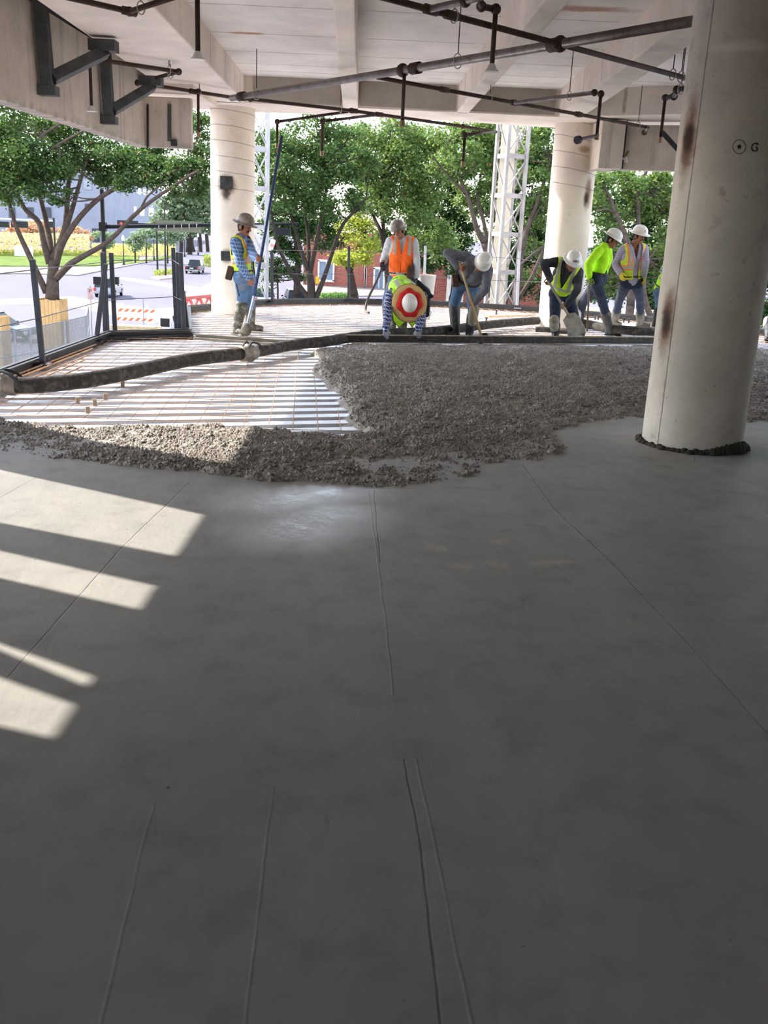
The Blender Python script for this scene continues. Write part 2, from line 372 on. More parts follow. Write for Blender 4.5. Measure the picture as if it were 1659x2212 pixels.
# ================================================================== concrete shell
def conc(name, c, seams=None, lines_y=None, vseam=None, streak=False, rust=(), var=.10, rough=.85, seam_z=(2.1, 9), tilt=(.06, .02)):
    m, nt, b = newmat(name); t = NT(nt); P = t.pos(); s = t.sep(P)
    n1 = t.noise(P, 1.1, 5, .65); n2 = t.noise(P, 5, 6, .7); n3 = t.noise(P, .7, 3)
    cc = t.mix(t.ramp(n1, .3, .7), sh(c, 1 - var), sh(c, 1 + var))
    cc = t.mix(t.math('MULTIPLY', t.ramp(n2, .58, .72), .35), cc, sh(c, .62)); cc = t.mix(t.math('MULTIPLY', t.ramp(n3, .55, .75), .35), cc, (c[0] * .86, c[1] * .76, c[2] * .66))
    hgt = t.math('MULTIPLY', n2, .35)
    if seams:
        w = t.math('ADD', s[2], t.math('ADD', t.math('MULTIPLY', s[0], tilt[0]), t.math('ADD', t.math('MULTIPLY', s[1], tilt[1]), t.math('MULTIPLY', n1, .06))))
        fr = t.math('FRACT', t.math('DIVIDE', w, seams)); ln = t.ramp(t.math('ABSOLUTE', t.math('SUBTRACT', fr, .5)), .035, .015)
        ln = t.math('MULTIPLY', ln, t.math('MULTIPLY', t.ramp(s[2], seam_z[0], seam_z[0] + .02), t.ramp(s[2], seam_z[1], seam_z[1] - .02)))
        cc = t.mix(t.math('MULTIPLY', ln, .55), cc, sh(c, .35)); hgt = t.math('SUBTRACT', hgt, t.math('MULTIPLY', ln, .4))
    if lines_y:
        for y in lines_y:
            d = t.math('ABSOLUTE', t.math('SUBTRACT', t.math('ADD', s[1], t.math('MULTIPLY', t.math('SUBTRACT', n1, .5), .05)), y))
            ln = t.math('MULTIPLY', t.ramp(d, .022, .006), t.math('MULTIPLY', t.ramp(s[2], 3.60, 3.64), t.ramp(t.noise(P, 2.5, 3), .3, .5)))
            cc = t.mix(t.math('MULTIPLY', ln, .6), cc, sh(lin((120, 85, 60)), .8)); hgt = t.math('SUBTRACT', hgt, t.math('MULTIPLY', ln, .5))
    if streak:
        mp_ = t.n('ShaderNodeMapping'); nt.links.new(P, mp_.inputs[0]); mp_.inputs['Scale'].default_value = (5, 5, .35); f = t.ramp(t.noise(mp_.outputs[0], 1.0, 5, .65), .5, .72); cc = t.mix(t.math('MULTIPLY', f, .55), cc, sh(c, .45))
        f = t.math('MULTIPLY', t.ramp(s[2], 2.80, 2.68), t.ramp(t.noise(P, 6, 4), .4, .6)); cc = t.mix(t.math('MULTIPLY', f, .6), cc, sh(c, .45))
    if vseam:
        (cx_, cy_, px_, py_) = vseam; l_ = math.hypot(px_ - cx_, py_ - cy_); nx_, ny_ = (px_ - cx_) / l_, (py_ - cy_) / l_; dx_ = t.math('SUBTRACT', s[0], cx_); dy_ = t.math('SUBTRACT', s[1], cy_)
        cr_ = t.math('ABSOLUTE', t.math('ADD', t.math('SUBTRACT', t.math('MULTIPLY', dx_, ny_), t.math('MULTIPLY', dy_, nx_)), t.math('MULTIPLY', t.math('SUBTRACT', n2, .5), .008)))
        ln = t.math('MULTIPLY', t.ramp(cr_, .008, .002), t.math('GREATER_THAN', t.math('ADD', t.math('MULTIPLY', dx_, nx_), t.math('MULTIPLY', dy_, ny_)), 0)); cc = t.mix(t.math('MULTIPLY', ln, .6), cc, sh(c, .3)); hgt = t.math('SUBTRACT', hgt, t.math('MULTIPLY', ln, .4))
        f = t.math('MULTIPLY', t.ramp(t.noise(P, 9, 3), .6, .66), t.ramp(t.noise(P, 1.7, 2), .45, .6)); cc = t.mix(t.math('MULTIPLY', f, .5), cc, sh(c, .5)); f = t.ramp(t.noise(P, 30, 2), .72, .76); cc = t.mix(t.math('MULTIPLY', f, .6), cc, sh(c, .3))
    for (p, rad, colr) in rust:
        v = t.vm('SUBTRACT', P, tuple(p)); mp = t.vm('MULTIPLY', v, (1 / rad[0], 1 / rad[1], 1 / rad[2])); d = t.vm('LENGTH', mp, None, 1)
        f = t.ramp(t.math('ADD', d, t.math('MULTIPLY', t.math('SUBTRACT', n2, .5), 1.1)), 1.0, .3); cc = t.mix(t.math('MULTIPLY', f, .85), cc, colr)
    t.val(b.inputs['Base Color'], cc); b.inputs['Roughness'].default_value = rough; b.inputs['Specular IOR Level'].default_value = .25
    t.val(b.inputs['Normal'], t.bump(t.math('ADD', hgt, t.math('MULTIPLY', t.noise(P, 24, 4), .12)), .8, .02)); return m
RUSTC = lin((105, 62, 32)); SOOT = lin((40, 34, 30))
CEILW = conc('painted_ceiling', lin((222, 213, 205)), lines_y=(17.1, 16.4, 15.3, 13.9, 12.2, 10.2), rust=[((-2.1, 13.9, 4.0), (.35, .12, .3), lin((165, 110, 70))), ((1.9, 11.6, 4.0), (.8, .2, .3), lin((170, 125, 100)))])
BEAMC = conc('beam_concrete', lin((226, 213, 198)), lines_y=(17.1, 16.4, 15.3, 13.9), rust=[((3.8, 18.9, 3.5), (.5, .3, .3), lin((140, 105, 80)))])
PANELC = conc('bare_concrete', lin((168, 158, 145)))
SPANC = conc('spandrel_concrete', lin((200, 187, 172)), var=.16, streak=True)
def struct(o, label=None, cat=None): return tag(o, label, cat, kind='structure')
struct(MB().prism([(-4.3, -6), (9, -6), (9, 17), (6, 18.6), (3, 19.4), (-4.3, 19.2)], 4.0, 4.3).build('ceiling', CEILW), 'pale stained concrete ceiling between the beams', 'ceiling')
inner = [(-2.68, 17.72), (-1.04, 17.78), (.86, 17.72), (2.65, 17.72), (4.45, 16.6), (7, 14.4), (9, 12.4)]
outer = [(9, 14.6), (7, 16.4), (4.9, 18.1), (3.62, 19.18), (2.85, 19.45), (1.13, 19.15), (.27, 19.08), (-1.43, 19.03), (-2.78, 19.1), (-4.0, 19.0), (-4.0, 17.6)]
def tagc(o, label, cat='beam', group=None): return tag(o, label, cat, group, 'structure')
o = MB().prism(inner + outer, 3.57, 4.6).build('perimeter_beam', BEAMC, bevel=.012); tagc(o, 'wide pale concrete beam along the far edge of the ceiling')
mb = MB()
for (xa, xb) in ((-2.55, -1.05), (-.72, .9), (1.16, 2.6)): mb.slab([(xa, 17.70, 3.60), (xb, 17.70, 3.60), (xb, 17.70, 4.0), (xa, 17.70, 4.0)], (0, .05, 0))
struct(mb.build('trim_5', PANELC))
def rib(y0, xa0, xb0, y1, xa1, xb1, label, z=3.57):
    k = (-6 - y1) / (y0 - y1); xa = xa1 + (xa0 - xa1) * k; xb = xb1 + (xb0 - xb1) * k
    o = MB().prism([(xa, -6), (xb, -6), (xb1, y1), (xa1, y1)], z, 4.1).build('ceiling_beam', BEAMC, bevel=.02); tagc(o, label)
rib(10.1, -3.55, -2.44, 17.8, -3.80, -2.70, 'widest pale concrete ceiling beam, running to the column behind the worker with the long pole')
rib(9.6, -.68, -.47, 17.8, -1.02, -.76, 'narrow concrete ceiling rib meeting the far beam midway between the two far columns')
rib(9.6, 1.17, 1.40, 17.8, .93, 1.14, 'narrow concrete ceiling rib crossed by the thick sprinkler main near the ceiling hanger')
rib(9.8, 2.56, 2.93, 17.6, 2.66, 3.05, 'concrete ceiling rib running from the near column to the right far column')
# unseen walls, added and pierced to darken the interior and shape the sunlight
WALLC = M('block_wall', lin((110, 106, 100)), .9, 0, .1, 2)
mb = MB().box((-1.9, -6.1, .05), (4.8, .2, .5)); mb.box((4.8, -6.1, 1.9), (8.6, .2, 4.6)); struct(mb.build('unseen_wall_back', WALLC))  # unseen; opening and solid part sized for the light on floor and column
struct(MB().box((9.1, 2.2, 1.9), (.2, 16.6, 4.6)).build('unseen_wall_right', WALLC))  # unseen; closed to keep the right side dark
def on_wall(u, v):
    p = atz(u, v); k = (p.x - SPX) / 0.898; return (p.y + k * SUN_H.y / 1.0 * 1.0, k * TAN_EL)
def wall_edge(p0, p1):
    (ya, za), (yb, zb) = on_wall(*p0), on_wall(*p1); f = lambda z: ya + (yb - ya) * (z - za) / (zb - za); return f(0.0), f(2.7)
E_ = [wall_edge((0, 908), (490, 1016)), wall_edge((0, 1015), (420, 1108)), wall_edge((0, 1130), (380, 1202)), wall_edge((0, 1190), (330, 1265)), wall_edge((0, 1250), (300, 1318)),
      wall_edge((20, 1398), (218, 1468)), wall_edge((40, 1425), (200, 1492)), wall_edge((0, 1465), (180, 1530)), wall_edge((0, 1570), (140, 1602)), (-6, -6)]
mb = MB()
for (a, b_) in zip(E_[0::2], E_[1::2]):
    mb.slab([(SPX, a[0], 0), (SPX, a[1], 2.7), (SPX, b_[1], 2.7), (SPX, b_[0], 0)], (.02, 0, 0))
struct(mb.build('unseen_wall_left', WALLC))  # unseen panels, edges cut so the sun falls in bands on the floor
# hanging spandrel panels, left
def spandrel(boxes, label):
    mb = MB()
    for c, s in boxes: mb.box(c, s)
    o = mb.build('spandrel_panel', SPANC, bevel=.015); tag(o, label, 'concrete panel', 'hanging concrete spandrel panels'); return o
spandrel([((-4.1, 4.44, 3.23), (.2, 20.86, 1.10))], 'long concrete spandrel panel hanging along the left edge, with steel brackets')
spandrel([((-4.1, 15.54, 3.23), (.2, 1.3, 1.10)), ((-3.66, 16.12, 3.05), (.78, .14, .74))], 'short L-shaped concrete panel at the far end of the hanging spandrel')
A = aty(1292, 363, 17.5); B = aty(1345, 366, 17.5)
zb = A.z
mb = MB().prism([(A.x, 17.5), (B.x - .02, 17.5), (B.x - .02, 18.4), (A.x, 18.4)], zb, 3.55)
mb.prism([(B.x - .12, 17.8), (8.2, 16.2), (8.2, 16.4), (B.x - .12, 18.0)], zb, 3.5)
sp2 = mb.build('spandrel_panel', SPANC, bevel=.012); tag(sp2, 'concrete spandrel panel hanging at right behind the near column', 'concrete panel', 'hanging concrete spandrel panels')
mb = MB().bar((B.x - .02, 17.72, zb + .02), (B.x - .02, 17.72, 3.55), .1, .12); mb.build('steel_post', BLACK, sp2)
BRK = M('bracket_steel', lin((84, 86, 86)), .6, .3, .2, 6)
def bracket(ptop, pbot, ptop2, xk, label):
    a = atx(*ptop, xk); b_ = atx(*pbot, xk); c = aty(*ptop2, b_.y + .55)
    e = empty('steel_bracket', (a.x, a.y, b_.z), label, 'bracket', 'V-shaped steel brackets on the spandrel')
    MB().bar(a + Vector((0, 0, .35)), b_, .13, .13, side=(0, 1, 0)).build('post', BRK, e, bevel=.008)
    MB().bar(b_ + Vector((0.05, 0, .10)), c, .12, .12, side=(0, 1, 0)).build('strut', BRK, e, bevel=.008)
    MB().box(b_ + Vector((0, 0, -.03)), (.2, .16, .1)).build('foot_plate', BRK, e)
    MB().box(c + Vector((-.02, 0, .06)), (.3, .2, .12)).build('head_plate', BRK, e)
    return e
bracket((88, 45), (104, 190), (228, 112), -3.9, 'large grey V-shaped steel bracket high on the spandrel near the top left corner')
bracket((226, 125), (236, 255), (330, 186), -3.9, 'smaller grey V-shaped steel bracket beside the L-shaped panel end')
p = aty(1430, 285, 17.2); q = aty(1475, 335, 17.0)
mb = MB().bar(p, q, .07, .07); o = mb.build('steel_brace', BLACK); tag(o, 'black steel brace slanting down over the right hanging panel', 'brace')
# ================================================================== columns
def column(name, c, r, label, mat, z1=3.6, z0=-.1, notch=True):
    e = empty(name, (c.x, c.y, 0), label, 'column'); e['kind'] = 'thing'
    mb = MB(); n = 64; zs = np.linspace(z0, z1, 60); prof = [(r, z) for z in zs]; mb.lathe(prof, Matrix.Translation((c.x, c.y, 0)), n)
    for i in range(len(mb.v)):
        x, y, z = mb.v[i]; k = 1 + .006 * float(mnoise.noise(Vector((x * 2, y * 2, z * 1.5)))); mb.v[i] = (c.x + (x - c.x) * k, c.y + (y - c.y) * k, z)
    mb.build('shaft', mat, e, smooth=True); return e
cl = atz(503, 675); CL = Vector((cl.x, cl.y + .40, 0)); CL.x = cl.x * (CL.y / cl.y)
cr = aty(1247, 278, 18.75); CR = Vector((cr.x, 18.75, 0))
CN = Vector((2.55, 7.95, 0))
def on_cyl(c, r, u, v):
    d = Vector(ray(u, v)); a_ = d.x ** 2 + d.y ** 2; b2 = -2 * (d.x * c.x + d.y * c.y); c2 = c.x ** 2 + c.y ** 2 - r * r; t = (-b2 - math.sqrt(max(0, b2 * b2 - 4 * a_ * c2))) / (2 * a_); p = Vector(EYE) + d * t; return p, Vector((p.x - c.x, p.y - c.y, 0)).normalized()
def on_col(u, v): return on_cyl(CN, .410, u, v)
pl1 = aty(489, 402, CL.y - .40); pl2 = aty(490, 553, CL.y - .40)
COLL = conc('column_concrete_left', lin((216, 203, 186)), seams=.26, seam_z=(2.1, 9), tilt=(.10, .03), rust=[(pl1, (.22, .4, .28), RUSTC), (pl1 + Vector((0, 0, -.1)), (.12, .3, .25), SOOT), (pl2, (.16, .4, .16), lin((120, 95, 75)))])
rr = None
R_ = lambda u, v: on_cyl(CR, .40, u, v)[0]
COLR = conc('column_concrete_right', lin((226, 212, 198)), seams=.27, seam_z=(2.35, 9), tilt=(.18, .0), rust=[(R_(1270, 418), (.10, .2, .40), lin((120, 86, 60))), (R_(1266, 430), (.07, .15, .16), SOOT), (R_(1262, 322), (.16, .3, .09), lin((165, 130, 95)))])
n1_ = on_col(1438, 692)[0]; n2_ = on_col(1486, 300)[0]
COLN = conc('column_concrete_near', lin((206, 197, 184)), vseam=(CN.x, CN.y, CN.x - .34, CN.y - .22), seams=.9, seam_z=(2.55, 2.75), tilt=(.03, .0), rust=[(n1_, (.09, .12, .40), RUSTC), (n2_, (.09, .12, .42), RUSTC), (n1_ + Vector((0, 0, -.02)), (.055, .08, .17), SOOT), (n2_ + Vector((0, 0, .02)), (.055, .08, .17), SOOT), (on_col(1590, 100)[0], (.3, .2, .05), lin((225, 215, 200))), (on_col(1600, 255)[0], (.2, .2, .025), lin((215, 200, 180)))], var=.14)
eL = column('concrete_column', CL, .40, 'pale round concrete column beside the worker holding the tall pole', COLL)
eR = column('concrete_column', CR, .40, 'pale round concrete column behind the crouching white-helmet shoveller', COLR)
eN = column('concrete_column', CN, .405, 'large near round concrete column with rust and soot stains standing in the smooth floor', COLN, z1=3.995)
PLATE = M('plate_steel', lin((62, 64, 62)), .6, .4, .3, 12)
MB().box(pl1 + Vector((0, .03, .06)), (.22, .1, .22)).build('embed_plate', PLATE, eL, bevel=.006)
MB().box(pl2 + Vector((-.02, .02, 0)), (.17, .08, .17)).build('embed_plate', PLATE, eL, bevel=.006)
# rough collar of mortar at the near column's foot
mb = MB()
for k in range(60):
    t = 2 * math.pi * k / 60; rr2 = .415 + random.uniform(-.01, .02); mb.ball((CN.x + rr2 * math.cos(t), CN.y + rr2 * math.sin(t), .0), (.04, .04, random.uniform(.02, .04) + .07 * max(0, math.cos(t + .9)) ** 6), 6)
mb.build('mortar_collar', M('dark_mortar', lin((62, 58, 52)), .8, 0, .3, 10), eN, smooth=True)
mb = MB()
for k in range(5): pass
cp = Vector((CN.x + .02 + .28, CN.y - .405 * math.sqrt(1 - (.28 / .405) ** 2), 2.12))
struct(MB().box((-4.17, 6.5, 3.82), (.06, 25, .36)).build('gap_shade_strip', BLACK))  # added black strip: stops sun above the spandrel, paints the gap's shade
struct(MB().box((-3.68, 16.7, 3.53), (1.04, 2.0, .1)).build('trim_7', BEAMC))
_l = [o for o in col.objects if o.name.startswith('spandrel_panel')]; _l = sorted(_l, key=lambda o: o.name)[1]
_a = aty(366, 225, 16.03); _b = aty(366, 305, 16.03); MB().bar(_a, _b, .055, .05).build('conduit', BRK, _l); MB().box(_b + Vector((.07, 0, -.02)), (.09, .05, .1)).build('junction_box', STEEL, _l)
_c = aty(319, 225, 16.03); _d = aty(319, 319, 16.03); MB().bar(_c, _d, .018, .03).build('joint_seal', BLACK, _l)
# ================================================================== outdoors, one storey below the deck
G = -5.6
def gz(u, v): return atz(u, v, G)
def gpoly(l, z=G): return [tuple(atz(u, v, z)[:2]) for u, v in l]
ASPH = M('pale_street', lin((120, 117, 128)), .85, 0, .06, .05)
struct(MB().prism([(-500, -400), (500, -400), (500, 800), (-500, 800)], G - .3, G).build('ground', ASPH), 'pale sunlit street and crossing below the deck', 'street')
PAVE = M('pavement', lin((142, 135, 132)), .9, 0, .05, .3); BRICKP = M('brick_paving', lin((196, 160, 158)), .9, 0, .08, 1.0)
GRASS = M('lawn_grass', lin((104, 122, 62)), .95, 0, .25, .6, .03, 8)
def flat(name, poly, h, mat, label=None, cat=None): return struct(MB().prism(gpoly(poly), G, G + h).build(name, mat), label, cat)
flat('path_1', [(-200, 595), (60, 592), (170, 596), (235, 583), (330, 565), (380, 552), (330, 549), (-200, 548)], .12, PAVE)
flat('lawn', [(-200, 577), (100, 578), (205, 577), (298, 564), (300, 556), (150, 547), (-200, 549)], .25, GRASS, 'green lawn across the street', 'lawn')
flat('lawn', [(262, 575), (330, 564), (385, 555), (384, 552), (330, 559), (270, 570)], .16, GRASS, 'thin strip of grass along the far kerb', 'lawn')
flat('path_2', [(640, 642), (920, 640), (930, 615), (640, 615)], .12, PAVE)
flat('crosswalk_1', [(256, 603), (262, 598), (470, 626), (470, 640)], .012, BRICKP, 'brick red crossing band on the street', 'crosswalk')
flat('crosswalk_2', [(-80, 662), (-80, 650), (150, 640), (330, 668), (430, 660), (470, 668), (330, 700), (120, 655)], .012, BRICKP)
flat('path_3', [(395, 668), (395, 640), (480, 600), (480, 690)], .1, PAVE)
flat('kerb_1', [(326, 601), (345, 605), (386, 601), (384, 588), (360, 588)], .14, BRICKP)
# --- leaves and trees
def leafmat(name, c1, c2, trans=.5):
    if name in _mats: return _mats[name]
    m = bpy.data.materials.new(name); m.use_nodes = True; nt = m.node_tree; nt.nodes.clear(); t = NT(nt)
    out = t.n('ShaderNodeOutputMaterial'); g = t.n('ShaderNodeNewGeometry'); rp = g.outputs['Random Per Island']
    c = t.mix(rp, c1, c2); c = t.mix(t.math('GREATER_THAN', rp, .993), c, lin((160, 106, 66)))
    d = t.n('ShaderNodeBsdfPrincipled'); t.val(d.inputs['Base Color'], c); d.inputs['Roughness'].default_value = .45; d.inputs['Specular IOR Level'].default_value = .4
    tr = t.n('ShaderNodeBsdfTranslucent'); hs = t.n('ShaderNodeHueSaturation'); hs.inputs['Hue'].default_value = .485; hs.inputs['Saturation'].default_value = 1.1; hs.inputs['Value'].default_value = 1.3; t.val(hs.inputs['Color'], c)
    nt.links.new(hs.outputs[0], tr.inputs[0])
    mx = t.n('ShaderNodeMixShader'); mx.inputs[0].default_value = trans; nt.links.new(d.outputs[0], mx.inputs[1]); nt.links.new(tr.outputs[0], mx.inputs[2]); nt.links.new(mx.outputs[0], out.inputs[0])
    _mats[name] = m; return m
def leaf_mesh(name, C, size, mat, up=.5):
    n = len(C); nr = rng.normal(size=(n, 3)); nr[:, 2] = np.abs(nr[:, 2]) + up; nr /= np.linalg.norm(nr, axis=1)[:, None]
    a = np.cross(nr, rng.normal(size=(n, 3))); a /= np.linalg.norm(a, axis=1)[:, None]; b = np.cross(nr, a); s = (size * rng.uniform(.6, 1.25, n))[:, None]
    V = np.stack([C - a * s * .5, C + b * s * .36 - a * s * .08 + nr * s * .10, C + a * s * .55, C - b * s * .36 - a * s * .08 + nr * s * .10], 1).reshape(-1, 3)
    me = bpy.data.meshes.new(name); me.vertices.add(4 * n); me.vertices.foreach_set('co', V.ravel())
    idx = (np.arange(n)[:, None] * 4 + np.array([0, 1, 2, 0, 2, 3])[None]).ravel(); me.loops.add(6 * n); me.loops.foreach_set('vertex_index', idx)
    me.polygons.add(2 * n); me.polygons.foreach_set('loop_start', np.arange(0, 6 * n, 3)); me.polygons.foreach_set('loop_total', np.full(2 * n, 3)); me.update(calc_edges=True); me.materials.append(mat); return me
BARK = M('bark', lin((92, 80, 72)), .95, 0, .25, 6, .02, 25); BARKD = M('bark_dark', lin((66, 58, 53)), .95, 0, .25, 6, .02, 25)
def smooth_path(pts, k=4):
    pts = [Vector(p) for p in pts]
    if len(pts) < 3: return pts
    q = [pts[0] * 2 - pts[1]] + pts + [pts[-1] * 2 - pts[-2]]; out = []
    for i in range(1, len(q) - 2):
        for j in range(k):
            t = j / k; a, b_, c, d = q[i - 1], q[i], q[i + 1], q[i + 2]
            out.append(.5 * (2 * b_ + (c - a) * t + (2 * a - 5 * b_ + 4 * c - d) * t * t + (3 * b_ - a - 3 * c + d) * t ** 3))
    return out + [pts[-1]]
def tree(name, label, y, stems, blobs, mat, leaf=.2, dens=1.0, group=None, bark=None, base_u=None, cat='tree'):
    """stems: [(r0, r1, [(u, v, dy)...])], blobs: [(u, v, rx_px, ry_px, dy)]"""
    b0 = stems[0][2][0]; p0 = aty(b0[0], b0[1], y)
    e = empty(name, (p0.x, y, G), label, cat, group); mb = MB()
    mb.tube([Vector((p0.x, y, G)), p0], [stems[0][0] * 1.15, stems[0][0]], 10)
    ends = []
    for (r0, r1, pts) in stems:
        P = smooth_path([aty(u, v, y + (q[0] if q else 0)) for (u, v, *q) in pts]); n = len(P); mb.tube(P, [r0 + (r1 - r0) * (i / (n - 1)) ** .8 for i in range(n)], 8); ends.append(P)
    allp = [p for P in ends for p in P[len(P) // 2:]]
    C = []
    for (u, v, ru, rv, *q) in blobs:
        yy = y + (q[0] if q else 0); c = aty(u, v, yy); k = yy / F; rx, rz = ru * k, rv * k; ry = max(.8 * min(rx, 2.6), .5)
        nb = max(4, int(7 * rx * rz * ry ** .5))
        cc = rng.normal(size=(nb, 3)); cc /= np.linalg.norm(cc, axis=1)[:, None]; cc *= rng.uniform(.25, 1, nb)[:, None] ** .5; cc = np.array(c) + cc * np.array([rx, ry, rz])
        n = int(dens * 1100 * rx * rz * ry ** .5 / (leaf / .2) ** 2); pick = rng.integers(0, nb, n); sg = .34 * min(1, (rx + rz) / 2.2)
        C.append(cc[pick] + rng.normal(size=(n, 3)) * np.array([sg, sg, sg * .6]))
        for k2 in range(min(4, nb)):
            src = min(allp, key=lambda p: (p - Vector(cc[k2])).length)
            if (src - Vector(cc[k2])).length < 4.5: mb.tube(smooth_path([src, (src + Vector(cc[k2])) / 2 + Vector((0, 0, -.12)), Vector(cc[k2])], 3), [.035] * 3 + [.028] * 3 + [.012], 5)
    mb.build('trunk', bark or BARK, e, smooth=True)
    C = np.concatenate(C); o = bpy.data.objects.new('foliage', leaf_mesh('foliage', C, leaf, mat)); link(o, e); o['kind'] = 'stuff'; return e, len(C)
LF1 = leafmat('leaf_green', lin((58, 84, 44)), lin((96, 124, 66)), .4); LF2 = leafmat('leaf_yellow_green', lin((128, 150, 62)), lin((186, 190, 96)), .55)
LF3 = leafmat('leaf_dark', lin((44, 74, 40)), lin((82, 114, 58)), .4); LF4 = leafmat('leaf_bluish', lin((104, 128, 96)), lin((142, 160, 124)), .35); LF5 = leafmat('leaf_tan', lin((186, 150, 112)), lin((214, 184, 140)), .4)
LF6 = leafmat('leaf_bright', lin((76, 104, 54)), lin((126, 150, 84)), .45)
nl = []
nl.append(tree('street_tree', 'spreading multi-stemmed tree rising from a tall wooden plank guard at left', 48, [
    (.36, .24, [(113, 645), (114, 600), (116, 560)]), (.17, .06, [(100, 632), (64, 554, -.5), (35, 490, -1), (18, 430, -1), (10, 380, -1)]), (.2, .08, [(108, 570), (96, 530), (84, 481, .4), (52, 449, .5), (30, 400, 1)]),
    (.19, .07, [(112, 560), (104, 500, 1), (90, 438, 1), (70, 380, 1)]), (.21, .08, [(117, 560), (126, 535), (142, 481), (150, 380, .5), (172, 320, .5)]), (.18, .06, [(120, 560), (134, 520, -.6), (156, 452, -.6), (174, 389, -1), (190, 340, -1)]),
    (.18, .05, [(120, 575), (138, 520, -1), (185, 455, -1.4), (246, 409, -2), (333, 386, -2.5), (400, 360, -3)]), (.16, .05, [(118, 560), (150, 500, 1.5), (200, 440, 2), (262, 400, 2.5), (330, 350, 3)]),
    (.19, .05, [(118, 604), (150, 572, -1), (179, 554, -1.5), (237, 519, -2), (304, 452, -3), (391, 391, -3.5), (430, 368, -4)]), (.06, .03, [(304, 452, -3), (318, 425, -3), (345, 402, -3), (372, 380, -3)]),
    (.09, .04, [(60, 330, -2), (95, 290, -2), (140, 262, -2)]), (.09, .04, [(85, 345, -2), (130, 310, -2), (195, 275, -2)])],
    [(15, 270, 60, 45, -1), (70, 265, 60, 40, 1), (130, 285, 60, 40, 0), (40, 340, 60, 50, -2), (95, 380, 52, 42, -2.5), (30, 400, 60, 38, -2), (120, 420, 30, 22, -2.5), (195, 315, 60, 36, 0), (260, 335, 60, 36, -1), (320, 360, 55, 36, -1),
     (385, 375, 55, 38, -2), (430, 340, 40, 36, -2), (300, 390, 50, 22, -2), (215, 360, 40, 26, 0), (425, 300, 30, 50, -1), (435, 408, 34, 22, -3), (385, 415, 30, 16, -3), (165, 345, 40, 30, 1), (-30, 320, 50, 80, 0), (60, 360, 60, 44, -2), (120, 350, 46, 40, -2), (10, 360, 50, 50, -1), (350, 325, 60, 32, 0), (290, 360, 60, 30, -1), (240, 380, 44, 22, -1), (340, 385, 50, 24, -2), (420, 385, 40, 26, -2)], LF1, .15, 1.25)[1])
GT = 'trees standing beyond the far deck edge'
nl.append(tree('street_tree', 'tree with dark splayed stems just right of the worker with the tall pole', 46, [
    (.22, .16, [(672, 660), (672, 620), (668, 585)]), (.13, .05, [(670, 648), (645, 615), (627, 585, -.5), (600, 530, -1), (590, 480, -1), (582, 440, -1)]), (.12, .04, [(668, 590), (650, 540), (640, 505), (628, 460, .5), (632, 410)]),
    (.13, .05, [(670, 585), (680, 540), (696, 460), (705, 400, .5), (700, 350)]), (.11, .04, [(668, 590), (665, 500, 1), (657, 450, 1), (660, 390, 1)]), (.13, .05, [(682, 645), (700, 600), (718, 545), (738, 490, -.5), (762, 460, -.5), (790, 430, -1)])],
    [(610, 300, 45, 45, 0), (665, 300, 50, 45, 0), (720, 310, 50, 45, 1), (620, 365, 48, 40, -.5), (690, 370, 55, 40, -.5), (740, 395, 45, 36, 0), (620, 425, 45, 32, -1), (685, 430, 50, 32, -1), (740, 440, 40, 28, 0), (590, 460, 24, 26, 0), (765, 350, 36, 40, 0)], LF1, .155, 1.0, GT, BARKD)[1])
nl.append(tree('street_tree', 'small yellow-green tree in front of the brick building', 66, [(.28, .2, [(766, 640), (758, 600), (752, 560)]), (.14, .06, [(757, 590), (770, 540), (790, 500)]), (.14, .06, [(755, 590), (735, 540), (745, 500)])],
    [(775, 500, 42, 34, 0), (750, 545, 34, 26, -.5), (795, 545, 36, 26, -.5), (780, 470, 30, 20, 0), (765, 560, 40, 16, -1)], LF2, .17, 1.0, GT, BARKD)[1])
nl.append(tree('street_tree', 'tall tree whose dark forked stems rise behind the orange vest', 50, [
    (.2, .15, [(842, 660), (838, 600), (832, 548)]), (.12, .05, [(833, 550), (822, 500), (808, 470, .5), (795, 430, .5), (790, 380)]), (.12, .05, [(832, 552), (828, 490), (822, 440, -.5), (826, 380, -.5)]), (.11, .04, [(836, 580), (870, 510, .5), (892, 470, .5), (906, 430)]), (.09, .04, [(838, 585), (880, 540, 1), (920, 470, 1), (945, 380, 1)]), (.07, .03, [(905, 540, 1), (940, 500, 1), (975, 480, 1)])],
    [(800, 300, 50, 42, 1), (860, 300, 55, 42, 0), (920, 310, 50, 44, 0), (810, 365, 50, 40, -.5), (870, 375, 52, 42, -.5), (930, 380, 48, 42, 0), (830, 430, 50, 32, -1), (890, 445, 50, 34, -1), (945, 450, 44, 36, 0), (925, 505, 46, 34, .5), (960, 545, 44, 30, 1), (800, 425, 30, 34, 0)], LF6, .155, 1.0, GT, BARKD)[1])
nl.append(tree('street_tree', 'tree with a grey leaning trunk just left of the tall lattice mast', 44, [
    (.2, .15, [(1062, 640), (1056, 560), (1046, 525)]), (.14, .05, [(1046, 525), (1031, 496), (1018, 450), (1008, 420), (985, 360), (965, 310)]), (.11, .05, [(1055, 545), (1045, 480, .5), (1032, 430, .5), (1040, 370, .5)]), (.08, .03, [(1008, 420), (960, 370), (930, 330)])],
    [(975, 300, 46, 40, 0), (1030, 305, 48, 40, 0), (985, 365, 44, 38, .5), (1040, 370, 44, 40, .5), (1000, 430, 36, 34, 1), (1050, 440, 38, 36, 1), (1070, 500, 30, 30, 1), (1000, 340, 40, 40, -1), (1075, 320, 40, 50, 0)], LF6, .15, 1.0, GT)[1])
